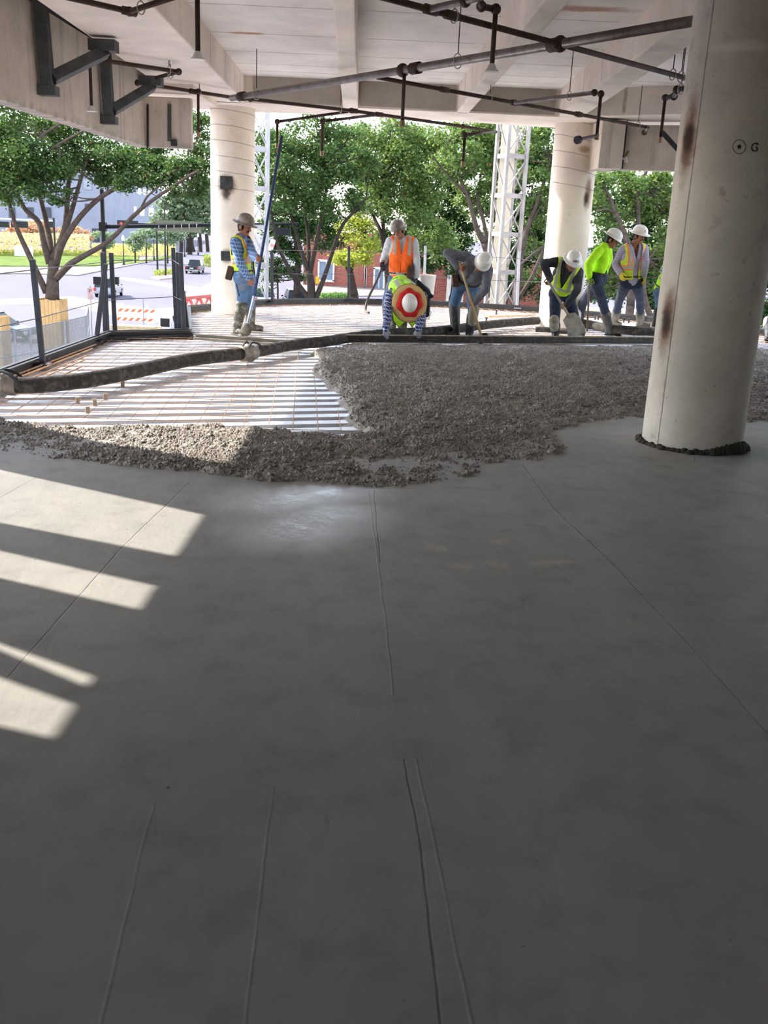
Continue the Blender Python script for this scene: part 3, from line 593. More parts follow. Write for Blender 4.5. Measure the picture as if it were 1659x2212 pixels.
nl.append(tree('street_tree', 'tree seen between the lattice mast and the right far column', 42, [
    (.2, .14, [(1112, 660), (1120, 600), (1126, 540)]), (.13, .05, [(1126, 540), (1140, 490), (1160, 440), (1176, 390), (1190, 340)]), (.1, .04, [(1124, 560), (1132, 500, 1), (1146, 466, 1), (1150, 400, 1)]), (.09, .05, [(1120, 645), (1148, 600, -1), (1165, 560, -1), (1174, 535, -1), (1150, 550, -1.5), (1115, 580, -1.5)]), (.05, .02, [(1140, 490), (1170, 445), (1195, 425)])],
    [(1150, 300, 40, 36, 0), (1190, 320, 36, 40, 0), (1145, 360, 38, 36, 0), (1185, 385, 34, 36, 0), (1145, 420, 36, 32, .5), (1180, 455, 30, 36, .5), (1150, 500, 30, 30, 1), (1165, 560, 32, 34, 2), (1140, 600, 30, 20, 2)], LF6, .15, 1.0, GT)[1])
nl.append(tree('street_tree', 'leafy tree with pale forked trunks behind the two upright white-helmet workers', 40, [
    (.17, .13, [(1362, 660), (1366, 590), (1356, 524)]), (.13, .06, [(1356, 524), (1345, 495), (1330, 460), (1318, 430), (1300, 390)]), (.12, .06, [(1366, 590), (1378, 500, .4), (1379, 440, .4), (1380, 400, .4), (1400, 365, .4)]), (.07, .03, [(1379, 450, .4), (1396, 415, .4), (1412, 380, .4)]), (.06, .03, [(1330, 460), (1310, 452), (1288, 458)]), (.14, .1, [(1415, 700, -1), (1404, 680, -1), (1394, 650, -1), (1390, 610, -1), (1400, 560, -.5)])],
    [(1300, 400, 36, 30, 0), (1350, 395, 42, 30, .6), (1400, 400, 42, 32, 0), (1440, 410, 36, 36, .6), (1300, 455, 34, 34, .6), (1350, 450, 38, 34, 1.2), (1410, 465, 44, 38, 1), (1450, 480, 36, 44, .5), (1300, 515, 32, 34, 1.2), (1420, 535, 44, 38, 1), (1455, 560, 36, 40, 1), (1345, 560, 34, 36, 1.5), (1420, 600, 36, 28, 1), (1300, 575, 30, 32, 1.6), (1365, 620, 34, 26, 1.5), (1310, 620, 26, 22, 1.6), (1500, 450, 40, 60, 1)], LF6, .145, 1.1, GT)[1])
GB = 'darker trees in the row farther back'
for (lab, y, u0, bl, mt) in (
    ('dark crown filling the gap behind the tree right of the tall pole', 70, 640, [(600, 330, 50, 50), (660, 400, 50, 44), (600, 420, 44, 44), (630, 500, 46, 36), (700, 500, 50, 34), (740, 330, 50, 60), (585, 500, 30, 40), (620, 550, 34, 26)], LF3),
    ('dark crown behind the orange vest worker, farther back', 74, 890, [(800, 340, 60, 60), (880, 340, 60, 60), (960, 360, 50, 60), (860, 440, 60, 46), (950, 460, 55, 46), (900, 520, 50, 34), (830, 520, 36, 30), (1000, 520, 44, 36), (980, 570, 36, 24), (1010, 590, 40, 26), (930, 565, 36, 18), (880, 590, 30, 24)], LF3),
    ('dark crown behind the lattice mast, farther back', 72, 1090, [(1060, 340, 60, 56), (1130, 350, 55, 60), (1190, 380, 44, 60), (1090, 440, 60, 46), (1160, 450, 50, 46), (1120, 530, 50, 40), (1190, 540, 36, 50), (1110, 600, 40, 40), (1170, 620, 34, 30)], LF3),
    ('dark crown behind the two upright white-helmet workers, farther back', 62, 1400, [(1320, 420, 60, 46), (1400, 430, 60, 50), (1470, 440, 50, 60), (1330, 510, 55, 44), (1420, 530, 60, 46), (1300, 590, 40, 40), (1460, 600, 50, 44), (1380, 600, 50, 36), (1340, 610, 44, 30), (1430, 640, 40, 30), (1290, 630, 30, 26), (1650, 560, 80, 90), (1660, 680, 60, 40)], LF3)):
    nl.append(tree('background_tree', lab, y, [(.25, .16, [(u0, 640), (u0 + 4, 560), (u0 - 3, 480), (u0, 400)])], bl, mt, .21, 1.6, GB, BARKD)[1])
nl.append(tree('shrub', 'dark bush beside the parked cars beyond the left lattice mast', 70, [(.08, .05, [(600, 660), (600, 620), (598, 590)])], [(600, 590, 24, 26, 0), (588, 560, 20, 24, .5), (618, 570, 20, 30, .5), (640, 600, 22, 22, 1), (570, 600, 16, 30, 1)], LF3, .16, 1.1, None, BARKD, cat='shrub')[1])
# far trees across the street
def far_tree(label, y, u, vb, blobs, mt, leaf=.4, r=.2, group='trees across the street', dens=1.0):
    nl.append(tree('background_tree', label, y, [(r, r * .7, [(u, vb), (u, min(b[1] for b in blobs))])], blobs, mt, leaf, dens, group, BARKD)[1])
far_tree('huge pale green tree at the end of the street behind the pickup', 215, 410, 545, [(410, 440, 55, 40), (370, 460, 40, 34), (450, 450, 50, 50), (400, 485, 60, 26), (350, 490, 34, 20)], LF4, .75, .5)
far_tree('small grey-green street tree by the lamp post nearest the lawn', 160, 292, 560, [(292, 520, 18, 22), (304, 510, 16, 14)], LF4, .4, .12)
far_tree('small grey-green street tree, second along the far kerb', 163, 316, 558, [(316, 516, 17, 22), (326, 505, 12, 10)], LF4, .4, .12)
far_tree('small grey-green street tree, third along the far kerb', 166, 362, 552, [(360, 512, 24, 20), (380, 508, 18, 14)], LF4, .4, .12)
far_tree('tan autumn tree in front of the grey stone building at left', 205, 70, 540, [(40, 500, 32, 16), (80, 496, 34, 18), (120, 506, 26, 14)], LF5, .5, .16)
far_tree('tan autumn tree behind the spreading stems of the guarded tree', 205, 165, 540, [(160, 506, 28, 14), (188, 512, 18, 12)], LF5, .5, .16)
far_tree('pale young tree by the dark signal pole', 170, 222, 545, [(222, 515, 22, 20)], LF4, .4, .12)
for i, u in enumerate((388, 402, 416, 431, 446)):
    y = 225 + 3 * i; a = aty(u, 505, y); b_ = aty(u + 3, 550, y); b_.z = G
    o = MB().tube(smooth_path([b_, (a + b_) / 2 + Vector((random.uniform(-.5, .5), 0, 0)), a], 3), .42, 8).build('bare_tree', BARKD)
    tag(o, 'dark tree trunk in the shaded row beyond the parked pickup', 'tree', 'dark trunks at the end of the street')
# ornamental grass, shrubs
def tuft(label, name, poly_px, z0, n, h, mat, size=.35, cat='grass', kind='stuff'):
    pts = [];
    for k in range(n):
        (ua, va), (ub, vb) = poly_px; u = random.uniform(ua, ub); v = va + (vb - va) * (u - ua) / (ub - ua); p = atz(u, v + random.uniform(-2, 2), G)
        pts.append((p.x, p.y, z0 + random.uniform(0, 1) ** .7 * h))
    o = bpy.data.objects.new(name, leaf_mesh(name, np.array(pts), size, mat, 0)); link(o); tag(o, label, cat, kind=kind); return o
PLUME = leafmat('plume', lin((210, 186, 128)), lin((232, 214, 164)), .4); LFG = leafmat('shrub_green', lin((120, 140, 70)), lin((160, 172, 92)), .4)
tuft('tan plumed ornamental grass along the lawn behind the white wall', 'ornamental_grass', ((-80, 553), (195, 553)), G + .6, 5000, 3.2, PLUME)
tuft('yellow-green ornamental grass between the signal pole and the street trees', 'ornamental_grass', ((200, 556), (380, 553)), G, 4200, 2.3, leafmat('plume2', lin((196, 186, 110)), lin((214, 208, 140)), .4))
tuft('low green planting in front of the plumed grass', 'planting', ((-80, 553), (190, 553)), G, 2500, 1.0, LFG, cat='plants')
tuft('low shrubs on the small traffic island', 'planting', ((332, 597), (384, 592)), G, 900, .7, LFG, .25, 'plants')
tuft('yellow-green grass clump at the kerb beside the pickup', 'ornamental_grass', ((440, 575), (482, 577)), G, 1500, 1.8, LFG, .3)
tuft('low clipped hedge beyond the far deck edge', 'hedge', ((690, 652), (760, 650)), G, 1500, .8, leafmat('hedge', lin((70, 110, 50)), lin((110, 140, 70)), .4), .2, 'hedge')
# --- buildings
STONE = M('grey_stone', lin((152, 155, 168)), .9, 0, .06, .4); WIND = M('window_glass', lin((52, 58, 72)), .2, 0, .15, 1); WFRAME = M('pale_frame', lin((222, 216, 205)), .8, 0, .05)
a0, a1 = aty(-140, 500, 235), aty(243, 500, 235); zt = aty(130, 375, 235).z
e = empty('stone_building', ((a0.x + a1.x) / 2, 235, G), 'big pale grey stone building across the street at left', 'building')
mb = MB().box(((a0.x + a1.x) / 2, 245, (zt + G) / 2), (a1.x - a0.x, 20, zt - G)); mb.box(((a0.x + a1.x) / 2, 234.8, zt), (a1.x - a0.x + .6, .6, .6)); mb.build('wall', STONE, e)
bx0, bx1 = aty(243, 500, 250), aty(352, 500, 372); zt2 = aty(277, 380, 262).z
dd = (bx1 - bx0).normalized(); nn = Vector((-dd.y, dd.x, 0)) if -dd.y < 0 else Vector((dd.y, -dd.x, 0))
MB().prism([(bx0.x, bx0.y), (bx1.x, bx1.y), (bx1.x - 40, bx1.y + 5), (bx0.x - 40, bx0.y + 5)], G, zt2).build('wing', STONE, e)
def fac_pt(u, v):
    d = ray(u, v); A = bx0 - Vector(EYE); den = d[0] * dd.y - d[1] * dd.x; t = (A.x * dd.y - A.y * dd.x) / den; return Vector(EYE + d * t)
for (u0_, v0_, u1_, v1_) in ((256, 424, 260, 474), (264, 424, 268, 474), (297, 406, 303, 420), (308, 408, 314, 421), (318, 411, 323, 423), (284, 446, 294, 466), (301, 447, 311, 466), (320, 449, 331, 467), (284, 418, 288, 430)):
    q = [fac_pt(u0_, v1_), fac_pt(u1_, v1_), fac_pt(u1_, v0_), fac_pt(u0_, v0_)]; m_ = sum(p.z for p in q[:2]) / 2; m2 = sum(p.z for p in q[2:]) / 2
    q[0].z = q[1].z = m_; q[2].z = q[3].z = m2; o = MB().slab([p + Vector((.12, -.02, 0)) for p in q], (-.3, 0, 0)).build('window', WIND, e)
for (u0_, v0_, u1_, v1_) in ((182, 390, 197, 409), (184, 440, 194, 452), (20, 400, 32, 430), (60, 400, 72, 430), (20, 448, 32, 470), (60, 448, 72, 470), (100, 448, 110, 470), (200, 494, 214, 522)):
    p, q = aty(u0_, v1_, 234.9), aty(u1_, v0_, 234.9); MB().box(((p.x + q.x) / 2, 234.95, (p.z + q.z) / 2), (q.x - p.x, .3, q.z - p.z)).build('window', WIND if v0_ > 410 else M('pale_glass', lin((150, 156, 170)), .3), e)
p, q = atz(33, 556, G), atz(92, 556, G)
o = MB().box(((p.x + q.x) / 2, p.y, G + .95), (q.x - p.x, .6, 1.9)).build('sign_wall', M('white_wall', lin((226, 222, 220)), .8)); tag(o, 'low white wall standing on the lawn across the street', 'wall', kind='thing')
def brick(name):
    m, nt, b = newmat(name); t = NT(nt); P = t.pos(); s = t.sep(P); cb = t.n('ShaderNodeCombineXYZ'); nt.links.new(s[0], cb.inputs[0]); nt.links.new(s[2], cb.inputs[1])
    br = t.n('ShaderNodeTexBrick'); nt.links.new(cb.outputs[0], br.inputs[0]); br.inputs['Color1'].default_value = (*lin((160, 92, 80)), 1); br.inputs['Color2'].default_value = (*lin((138, 78, 70)), 1); br.inputs['Mortar'].default_value = (*lin((164, 118, 104)), 1)
    br.inputs['Scale'].default_value = 1.0; br.inputs['Brick Width'].default_value = .36; br.inputs['Row Height'].default_value = .15; br.inputs['Mortar Size'].default_value = .018
    nt.links.new(br.outputs[0], b.inputs['Base Color']); b.inputs['Specular IOR Level'].default_value = .05; b.inputs['Roughness'].default_value = .9; return m
BRICK = brick('red_brick')
BY = gz(740, 621).y
e = empty('brick_building', (-5, BY, G), 'red brick building with pale framed windows beyond the trees', 'building')
a0, a1 = aty(655, 600, BY), aty(1000, 600, BY); zt = aty(800, 505, BY).z
MB().box(((a0.x + a1.x) / 2, (BY + 5), (zt + G) / 2), (a1.x - a0.x, 10, zt - G)).build('wall', BRICK, e)
for (u0_, v0_, u1_, v1_) in ((686, 564, 723, 606), (786, 556, 793, 622), (805, 580, 832, 632)):
    p, q = aty(u0_, v1_, (BY - .1)), aty(u1_, v0_, (BY - .1)); cx, cz, w, h = (p.x + q.x) / 2, (p.z + q.z) / 2, q.x - p.x, q.z - p.z
    f = MB(); [f.box(c, s) for c, s in (((cx, (BY - .1), p.z), (w, .3, .25)), ((cx, (BY - .1), q.z), (w, .3, .25)), ((p.x + .1, (BY - .1), cz), (.2, .3, h)), ((q.x - .1, (BY - .1), cz), (.2, .3, h)), ((cx, (BY - .05), cz), (.1, .12, h)))]
    fo = f.build('window', WFRAME, e); MB().box((cx, BY, cz), (w, .1, h)).build('pane', M('blue_glass', lin((120, 138, 160)), .15, 0, .1), fo)
e = empty('brick_annexe', (8, 84, G), 'shaded brick annexe behind the grey-shirted worker', 'building')
a0, a1 = aty(922, 600, 84), aty(1190, 600, 84); zt = aty(1000, 560, 84).z
MB().box(((a0.x + a1.x) / 2, 88, (zt + G) / 2), (a1.x - a0.x, 8, zt - G)).build('wall', BRICK, e)
for u in (968, 996):
    p = aty(u, 640, 83.9); MB().box((p.x, 83.9, G + 2.5), (.35, .3, 5)).build('pilaster', WFRAME, e)
a0, a1 = aty(1262, 660, 58), aty(1440, 660, 58)
e = empty('cream_building', ((a0.x + a1.x) / 2, 58, G), 'low cream wall with a pale blue door beyond the far deck edge at right', 'wall'); e['kind'] = 'thing'
MB().box(((a0.x + a1.x) / 2, 59, G + 1.6), (a1.x - a0.x, 1, 3.2)).build('wall', M('cream_render', lin((232, 218, 190)), .9), e)
p, q = aty(1275, 672, 58.4), aty(1299, 645, 58.4); MB().box(((p.x + q.x) / 2, 58.45, G + 1.35), (q.x - p.x, .1, 2.7)).build('panel', M('pale_blue', lin((206, 226, 232)), .7), e)
# --- cars
TYRE = M('tyre', lin((32, 32, 34)), .9); CGLASS = M('car_glass', lin((34, 42, 50)), .12, 0, .1); CHROME = M('alloy', lin((170, 172, 176)), .35, .7)
def car(name, label, loc, rz, paint, kind='suv', L=4.6, Wd=1.85, Hh=1.72, sc_=1.0):
    e = empty(name, (0, 0, 0), label, 'car' if kind != 'pickup' else 'pickup truck'); hw = Wd / 2
    def loft(prof, wl, wt, z_lo, z_hi):
        mb = MB(); n = len(prof); vs = []
        for sgn in (-1, 1):
            for (y, z) in prof:
                k = (z - z_lo) / (z_hi - z_lo); vs.append((sgn * (wl + (wt - wl) * k), y, z))
        return mb.add(vs, [tuple(range(n)), tuple(range(2 * n - 1, n - 1, -1))] + [(i, (i + 1) % n, n + (i + 1) % n, n + i) for i in range(n)])
    h = L / 2; zb = .34; bl = Hh * .56
    body = [(-h, zb + .1), (-h + .05, bl - .1), (-h + .12, bl), (h * .45, bl), (h * .93, bl - .16), (h, bl - .34), (h, zb + .05), (h - .1, zb), (-h + .15, zb)]
    if kind == 'pickup': body = [(-h, zb + .15), (-h, bl), (h * .5, bl + .06), (h * .95, bl - .06), (h, bl - .25), (h, zb + .05), (h - .1, zb), (-h + .15, zb)]
    loft(body, hw, hw * .96, zb, bl).build('body', paint, e, bevel=.05)
    if kind == 'pickup': cab = [(-h * .08, bl), (-h * .02, Hh), (h * .28, Hh), (h * .56, bl)]
    elif kind == 'sedan': cab = [(-h * .78, bl), (-h * .42, Hh), (h * .1, Hh), (h * .48, bl)]
    else: cab = [(-h * .97, bl), (-h * .84, Hh - .04), (-h * .6, Hh), (h * .12, Hh), (h * .5, bl)]
    loft(cab, hw * .93, hw * .74, bl, Hh).build('cabin', CGLASS, e, bevel=.02)
    (yr, zr) = cab[-2]; ys = [c[0] for c in cab if c[1] > Hh - .1]
    MB().box((0, (min(ys) + max(ys)) / 2, Hh + .0), (hw * 1.5, max(ys) - min(ys) + .1, .06)).build('roof', paint, e, bevel=.02)
    if kind == 'pickup': MB().box((0, -h * .52, bl + .003), (Wd * .82, h * .8, .02)).build('truck_bed', TYRE, e)
    for sx in (-1, 1):
        for yy in (-h * .62, h * .62):
            mb = MB().lathe([(.0, -.11), (.22, -.11), (.34, -.09), (.35, 0), (.34, .09), (.22, .11), (.0, .11)], Matrix.Translation((sx * (hw - .1), yy, .35)) @ Matrix.Rotation(R(90), 4, 'Y'), 18)
            w = mb.build('wheel', TYRE, e, smooth=True)
            MB().lathe([(0, .0), (.2, .0), (.2, .02), (0, .03)], Matrix.Translation((sx * (hw + .005), yy, .35)) @ Matrix.Rotation(R(90) * sx, 4, 'Y'), 12).build('hubcap', CHROME, w)
        MB().box((sx * (hw - .14), -h - .005, bl - .2), (.2, .06, .28)).build('tail_light', M('tail_red', lin((190, 40, 36)), .3), e)
        MB().box((sx * (hw - .2), h - .02, bl - .32), (.3, .08, .16)).build('head_light', M('lamp_glass', lin((225, 228, 232)), .2), e)
        MB().box((sx * (hw + .08), h * .36, bl + .1), (.16, .1, .13)).build('mirror', paint, e)
    MB().box((0, -h - .03, .5), (Wd * .94, .12, .2)).build('bumper', CHROME if kind == 'pickup' else paint, e, bevel=.02)
    MB().box((0, -h - .03, .78), (.5, .03, .16)).build('number_plate', M('plate_white', lin((220, 220, 218)), .6), e)
    e.location = loc; e.rotation_euler = (0, 0, rz); e.scale = (sc_,) * 3; return e
def paint(n, c, r=.3, m=.3): return M(n, lin(c), r, m, .04, 1)
car('suv', 'silver car driving away on the street beside the dark signal posts', gz(236, 640) , R(4), paint('silver_paint', (150, 158, 166)), 'suv')
car('pickup_truck', 'black pickup driving away near the left far column', gz(421, 590), R(2), paint('black_paint', (30, 32, 36)), 'pickup', 5.5, 1.95, 1.8)
c_ = aty(-12, 700, 57); car('sedan', 'dark parked car at the left picture edge behind the chain-link fence', (c_.x, 57, G), R(-100), paint('navy_paint', (34, 38, 46)), 'sedan', 4.8, 1.85, 1.5)
c_ = atz(566, 622, G + 1.72); car('suv', 'white parked car whose roof shows over the deck edge beside the lattice mast', (c_.x, c_.y + 2, G), R(8), paint('white_paint', (232, 234, 238), .3, 0), 'suv')
c_ = atz(632, 627, G + 1.75); car('suv', 'black parked car whose roof shows over the deck edge beside the white one', (c_.x, c_.y + 2, G), R(12), paint('black_paint', (30, 32, 36)), 'suv', 4.7, 1.9, 1.75)
# --- street furniture
IRON = M('black_iron', lin((30, 31, 34)), .5, .3, .15, 4)
e0 = empty('street_lamp', (0, 0, 0), 'black street lamp post with a white globe at the edge of the lawn', 'street lamp', 'globe street lamps along the far kerb')
MB().lathe([(.22, 0), (.2, .3), (.12, .5), (.08, .9), (.06, 3.5), (.1, 3.55), (.1, 3.65)], n=12).build('post', IRON, e0, smooth=True)
MB().lathe([(.1, 3.65), (.22, 3.8), (.24, 4.05), (.16, 4.35), (.05, 4.45), (.02, 4.6)], n=12).build('lamp_globe', M('globe_white', lin((236, 236, 240)), .4), e0, smooth=True)
lp = [((267.6, 574), 'black globe street lamp nearest the signal pole'), ((333, 563), 'black globe street lamp between the small street trees'), ((399, 555), 'black globe street lamp right of the tall light pole'), ((428, 551), 'black globe street lamp farthest along, in front of dark trunks')]
for i, ((u, v), lab) in enumerate(lp):
    p = gz(u, v); o = e0 if i == 0 else copy_tree(e0); o.location = p; o['label'] = lab
p = gz(358, 597); t_ = aty(348, 433, p.y); e = empty('light_pole', p, 'tall thin black light pole on the small traffic island', 'light pole')
MB().tube([p, Vector((p.x, p.y, t_.z))], [.13, .08], 8).build('pole', IRON, e); q = aty(306, 416, p.y)
MB().tube(smooth_path([Vector((p.x, p.y, t_.z - .1)), (Vector((p.x, p.y, t_.z)) + q) / 2 + Vector((0, 0, .3)), q], 4), .05, 6).build('arm', IRON, e); MB().box(q + Vector((-.2, 0, -.05)), (.8, .35, .16)).build('lamp_head', M('lamp_grey', lin((190, 190, 192)), .5), e, bevel=.04)
Y = 52; pt = aty(214, 372, Y); pb = aty(231, 720, Y)
e = empty('traffic_signal', (pb.x, Y, G), 'tall black traffic signal pole with a long arm reaching behind the left far column', 'traffic signal')
MB().tube([Vector((pb.x, Y, G)), Vector((pb.x, Y, 2.9))], [.15, .11], 12).build('pole', IRON, e)
a, b_ = aty(228, 490, Y), aty(645, 483, Y); a.x = pb.x
MB().tube([a, b_], [.11, .07], 10).build('arm', IRON, e); MB().box(a, (.34, .34, .45)).build('clamp', IRON, e)
SGNB = M('sign_back', lin((150, 152, 128)), .7, .1, .06); s0, s1 = aty(336, 490, Y), aty(434, 488, Y)
sg = MB().box(((s0.x + s1.x) / 2, Y + .1, (s0.z + s1.z) / 2), (s1.x - s0.x, .03, .56)).build('street_sign', SGNB, e)
for k in range(6):
    x = s0.x + (s1.x - s0.x) * (k + .5) / 6; z = s0.z + (s1.z - s0.z) * (k + .5) / 6; MB().lathe([(.115, -.02), (.125, 0), (.115, .02)], Matrix.Translation((x, Y, z)) @ Matrix.Rotation(R(90), 4, 'Y'), 12).build('strap', M('strap_pale', lin((225, 225, 220)), .5), sg)
for (u0_, v0_, u1_, v1_) in ((595, 493, 628, 508), (681, 489, 690, 503)):
    p, q = aty(u0_, v1_, Y), aty(u1_, v0_, Y); MB().box(((p.x + q.x) / 2, Y, (p.z + q.z) / 2), (q.x - p.x, .25, q.z - p.z)).build('signal_head', IRON, e, bevel=.02)
for u0_, u1_ in ((203, 222), (238, 256)):
    p, q = aty(u0_, 614, Y - .3), aty(u1_, 598, Y - .3); MB().box(((p.x + q.x) / 2, Y - .3, (p.z + q.z) / 2), (q.x - p.x, .3, q.z - p.z)).build('pedestrian_signal', IRON, e, bevel=.03)
Y2 = 150
e = empty('traffic_signal', (aty(116, 560, Y2).x, Y2, G), 'far traffic signal arm with red lamps behind the spreading tree', 'traffic signal')
a, b_ = aty(116, 478, Y2), aty(-60, 470, Y2); MB().tube([a, b_], .12, 8).build('arm', M('white_metal', lin((226, 228, 232)), .5), e); MB().tube([Vector((a.x, Y2, G)), a + Vector((0, 0, .5))], .16, 8).build('pole', IRON, e)
REDL = M('signal_red', lin((220, 60, 60)), .4)
for u0_, u1_, r_ in ((0, 19, None), (25, 60, 30), (100, 116, None)):
    p, q = aty(u0_, 491, Y2 - .4), aty(u1_, 479, Y2 - .4); hd = MB().box(((p.x + q.x) / 2, Y2 - .4, (p.z + q.z) / 2), (q.x - p.x, .3, q.z - p.z)).build('signal_head', IRON, e)
    if r_: c_ = aty(r_, 482, Y2 - .6); MB().ball(c_, (.32, .08, .32), 10).build('lens', REDL, hd)
a, b_ = aty(254, 481, 140), aty(338, 485, 140)
e = empty('traffic_signal', (b_.x, 140, G), 'far horizontal signal heads just above the mast arm with the sign panels', 'traffic signal'); MB().tube([a, b_], .09, 8).build('arm', IRON, e); MB().tube([Vector((b_.x, 140, G)), b_], .14, 8).build('pole', IRON, e)
hd = MB().box(aty(276, 482, 139.6), (2.9, .3, .7)).build('signal_head', IRON, e); c_ = aty(262, 483, 139.3); MB().ball(c_, (.22, .06, .22), 10).build('lens', REDL, hd)
# parking sign
p, q = aty(189.5, 647, 50), aty(200.5, 622, 50); e = empty('parking_sign', (p.x + .13, 50, G), 'small pale parking sign on a thin post left of the signal pole', 'sign')
MB().tube([Vector(((p.x + q.x) / 2, 50.03, G)), Vector(((p.x + q.x) / 2, 50.03, q.z + .1))], .025, 6).build('post', M('grey_metal', lin((140, 142, 146)), .5, .4), e)
pn = MB().box(((p.x + q.x) / 2, 50, (p.z + q.z) / 2), (q.x - p.x, .02, q.z - p.z)).build('sign_panel', M('sign_pink', lin((206, 176, 176)), .6), e)
def text(s, name, parent, loc, size, mat, rot, extr=.002):
    cu = bpy.data.curves.new(name, 'FONT'); cu.body = s; cu.size = size; cu.align_x = 'CENTER'; cu.align_y = 'CENTER'; cu.extrude = extr; cu.materials.append(mat)
    o = bpy.data.objects.new(name, cu); o.matrix_world = Matrix.Translation(loc) @ rot; col.objects.link(o)
    dg = bpy.context.evaluated_depsgraph_get(); me = bpy.data.meshes.new_from_object(o.evaluated_get(dg)); mw = o.matrix_world.copy(); bpy.data.objects.remove(o)
    me.transform(mw); n = bpy.data.objects.new(name, me); link(n, parent); return n
FACE = Matrix.Rotation(R(90), 4, 'X'); DKRED = M('dark_red', lin((120, 60, 62)), .7)
text('P', 'lettering', pn, Vector(((p.x + q.x) / 2, 49.985, (p.z + q.z) / 2 + .12)), .26, DKRED, FACE)
p = aty(686, 605, 60); e = empty('warning_sign', (p.x, 60, G), 'small yellow sign beside the dark trunk in front of the brick building', 'sign'); MB().tube([Vector((p.x, 60, G)), Vector((p.x, 60, p.z + .3))], .03, 6).build('post', M('grey_metal', lin((140, 142, 146)), .5, .4), e); MB().box((p.x, 59.96, p.z), (.24, .03, .42)).build('sign_panel', M('sign_yellow', lin((222, 176, 60)), .6), e)
p = aty(640, 572, 85); e = empty('street_lamp', (p.x, 85, G), 'white globe lamp seen between the splayed dark stems', 'street lamp'); MB().tube([Vector((p.x, 85, G)), Vector((p.x, 85, p.z - .2))], .05, 8).build('post', IRON, e); MB().ball((p.x, 85, p.z), .26, 12).build('lamp_globe', M('globe_white', lin((236, 236, 240)), .4), e, smooth=True)
# barricade, lumber, folding sign
ORW = M('reflective_white', lin((236, 230, 222)), .5)
def stripes(name):
    m, nt, b = newmat(name); t = NT(nt); s = t.sep(t.pos()); f = t.math('FRACT', t.math('MULTIPLY', t.math('ADD', s[0], t.math('MULTIPLY', s[2], -1.0)), 2.35))
    t.val(b.inputs['Base Color'], t.mix(t.math('GREATER_THAN', f, .5), lin((238, 228, 216)), lin((232, 108, 62)))); b.inputs['Roughness'].default_value = .5; return m
STR = stripes('barricade_stripes'); YB = gz(292, 713).y
e = empty('barricade', (aty(292, 690, YB).x, YB, G), 'orange and white striped barricade on the street behind the black edge beam', 'barricade')
for v in (668, 687, 706):
    p, q = aty(251, v + 1, YB), aty(335, v + 1, YB); MB().box(((p.x + q.x) / 2, YB, p.z), (q.x - p.x, .04, .2)).build('board', STR, e)
for u in (266, 319):
    p = aty(u, 690, YB + .05); MB().box((p.x, YB + .06, G + 0.85), (.07, .06, 1.7)).build('leg', ORW, e); MB().box((p.x, YB + .06, G + .04), (.08, 1.2, .08)).build('foot', ORW, e)
p = aty(311, 690, YB - .2); o = MB().tube([Vector((p.x, YB - .3, G)), Vector((p.x, YB - .3, aty(311, 646, YB).z))], .03, 6).build('marker_pole', M('grey_metal', lin((140, 142, 146)), .5, .4)); tag(o, 'thin grey pole standing in front of the striped barricade', 'pole')
WOOD = M('lumber', lin((214, 188, 146)), .85, 0, .15, 4)
lc = gz(292, 719)
for k in range(12):
    i, j = k % 4, k // 4; o = MB().box((lc.x + random.uniform(-.2, .2), lc.y - .3 + i * .26, G + .21 + j * .105), (3.1, .22, .09), random.uniform(-.02, .02)).build('lumber_board', WOOD); tag(o, 'sawn timber board in the low stack in front of the striped barricade', 'board', 'timber boards stacked by the barricade')
for dx in (-.9, .9):
    o = MB().box((lc.x + dx, lc.y + .1, G + .08), (.14, 1.1, .16)).build('timber_bearer', WOOD); tag(o, 'short timber bearer under the low stack of boards', 'timber', 'bearers under the timber stack')
p = gz(358, 719); FY = p.y
e = empty('folding_sign', (p.x, FY, G), 'white folding stand with a dark panel right of the timber stack', 'sign stand')
for sx in (-1, 1):
    MB().bar((p.x + sx * .42, FY - .3, G), (p.x + sx * .25, FY, G + 1.1), .06).build('leg', ORW, e); MB().bar((p.x + sx * .42, FY + .4, G), (p.x + sx * .25, FY, G + 1.1), .06).build('leg', ORW, e)
MB().box((p.x, FY - .15, G + .68), (.6, .05, .55)).build('panel', IRON, e)
p = gz(380, 703); o = MB().lathe([(.2, -.1), (.34, -.1), (.36, 0), (.34, .1), (.2, .1), (.2, -.1)], Matrix.Translation((p.x, p.y, G + .37)) @ Matrix.Rotation(R(70), 4, 'Y'), 20).build('tyre', TYRE, smooth=True); tag(o, 'black tyre standing beside the folding sign stand', 'tyre')
# red plastic barrier
RB = M('faded_red', lin((206, 112, 104)), .6, 0, .08); pa, pb_ = atz(396, 672, G), atz(500, 660, G)
e = empty('plastic_barrier', (pa + pb_) / 2, 'faded red plastic barrier with triangular openings left of the left far column', 'barrier'); dx = (pb_ - pa); n = 5
MB().bar(pa + Vector((0, 0, 1.02)), pb_ + Vector((0, 0, 1.02)), .3, .26).build('top_rail', RB, e, bevel=.03); MB().bar(pa + Vector((0, 0, .1)), pb_ + Vector((0, 0, .1)), .5, .2).build('base', RB, e, bevel=.03)
for k in range(n):
    A = pa + dx * (k / n); B = pa + dx * ((k + .5) / n); C_ = pa + dx * ((k + 1) / n); MB().bar(A + Vector((0, 0, .15)), B + Vector((0, 0, .95)), .16, .2).build('brace', RB, e); MB().bar(C_ + Vector((0, 0, .15)), B + Vector((.1, 0, .95)), .16, .2).build('brace', RB, e)
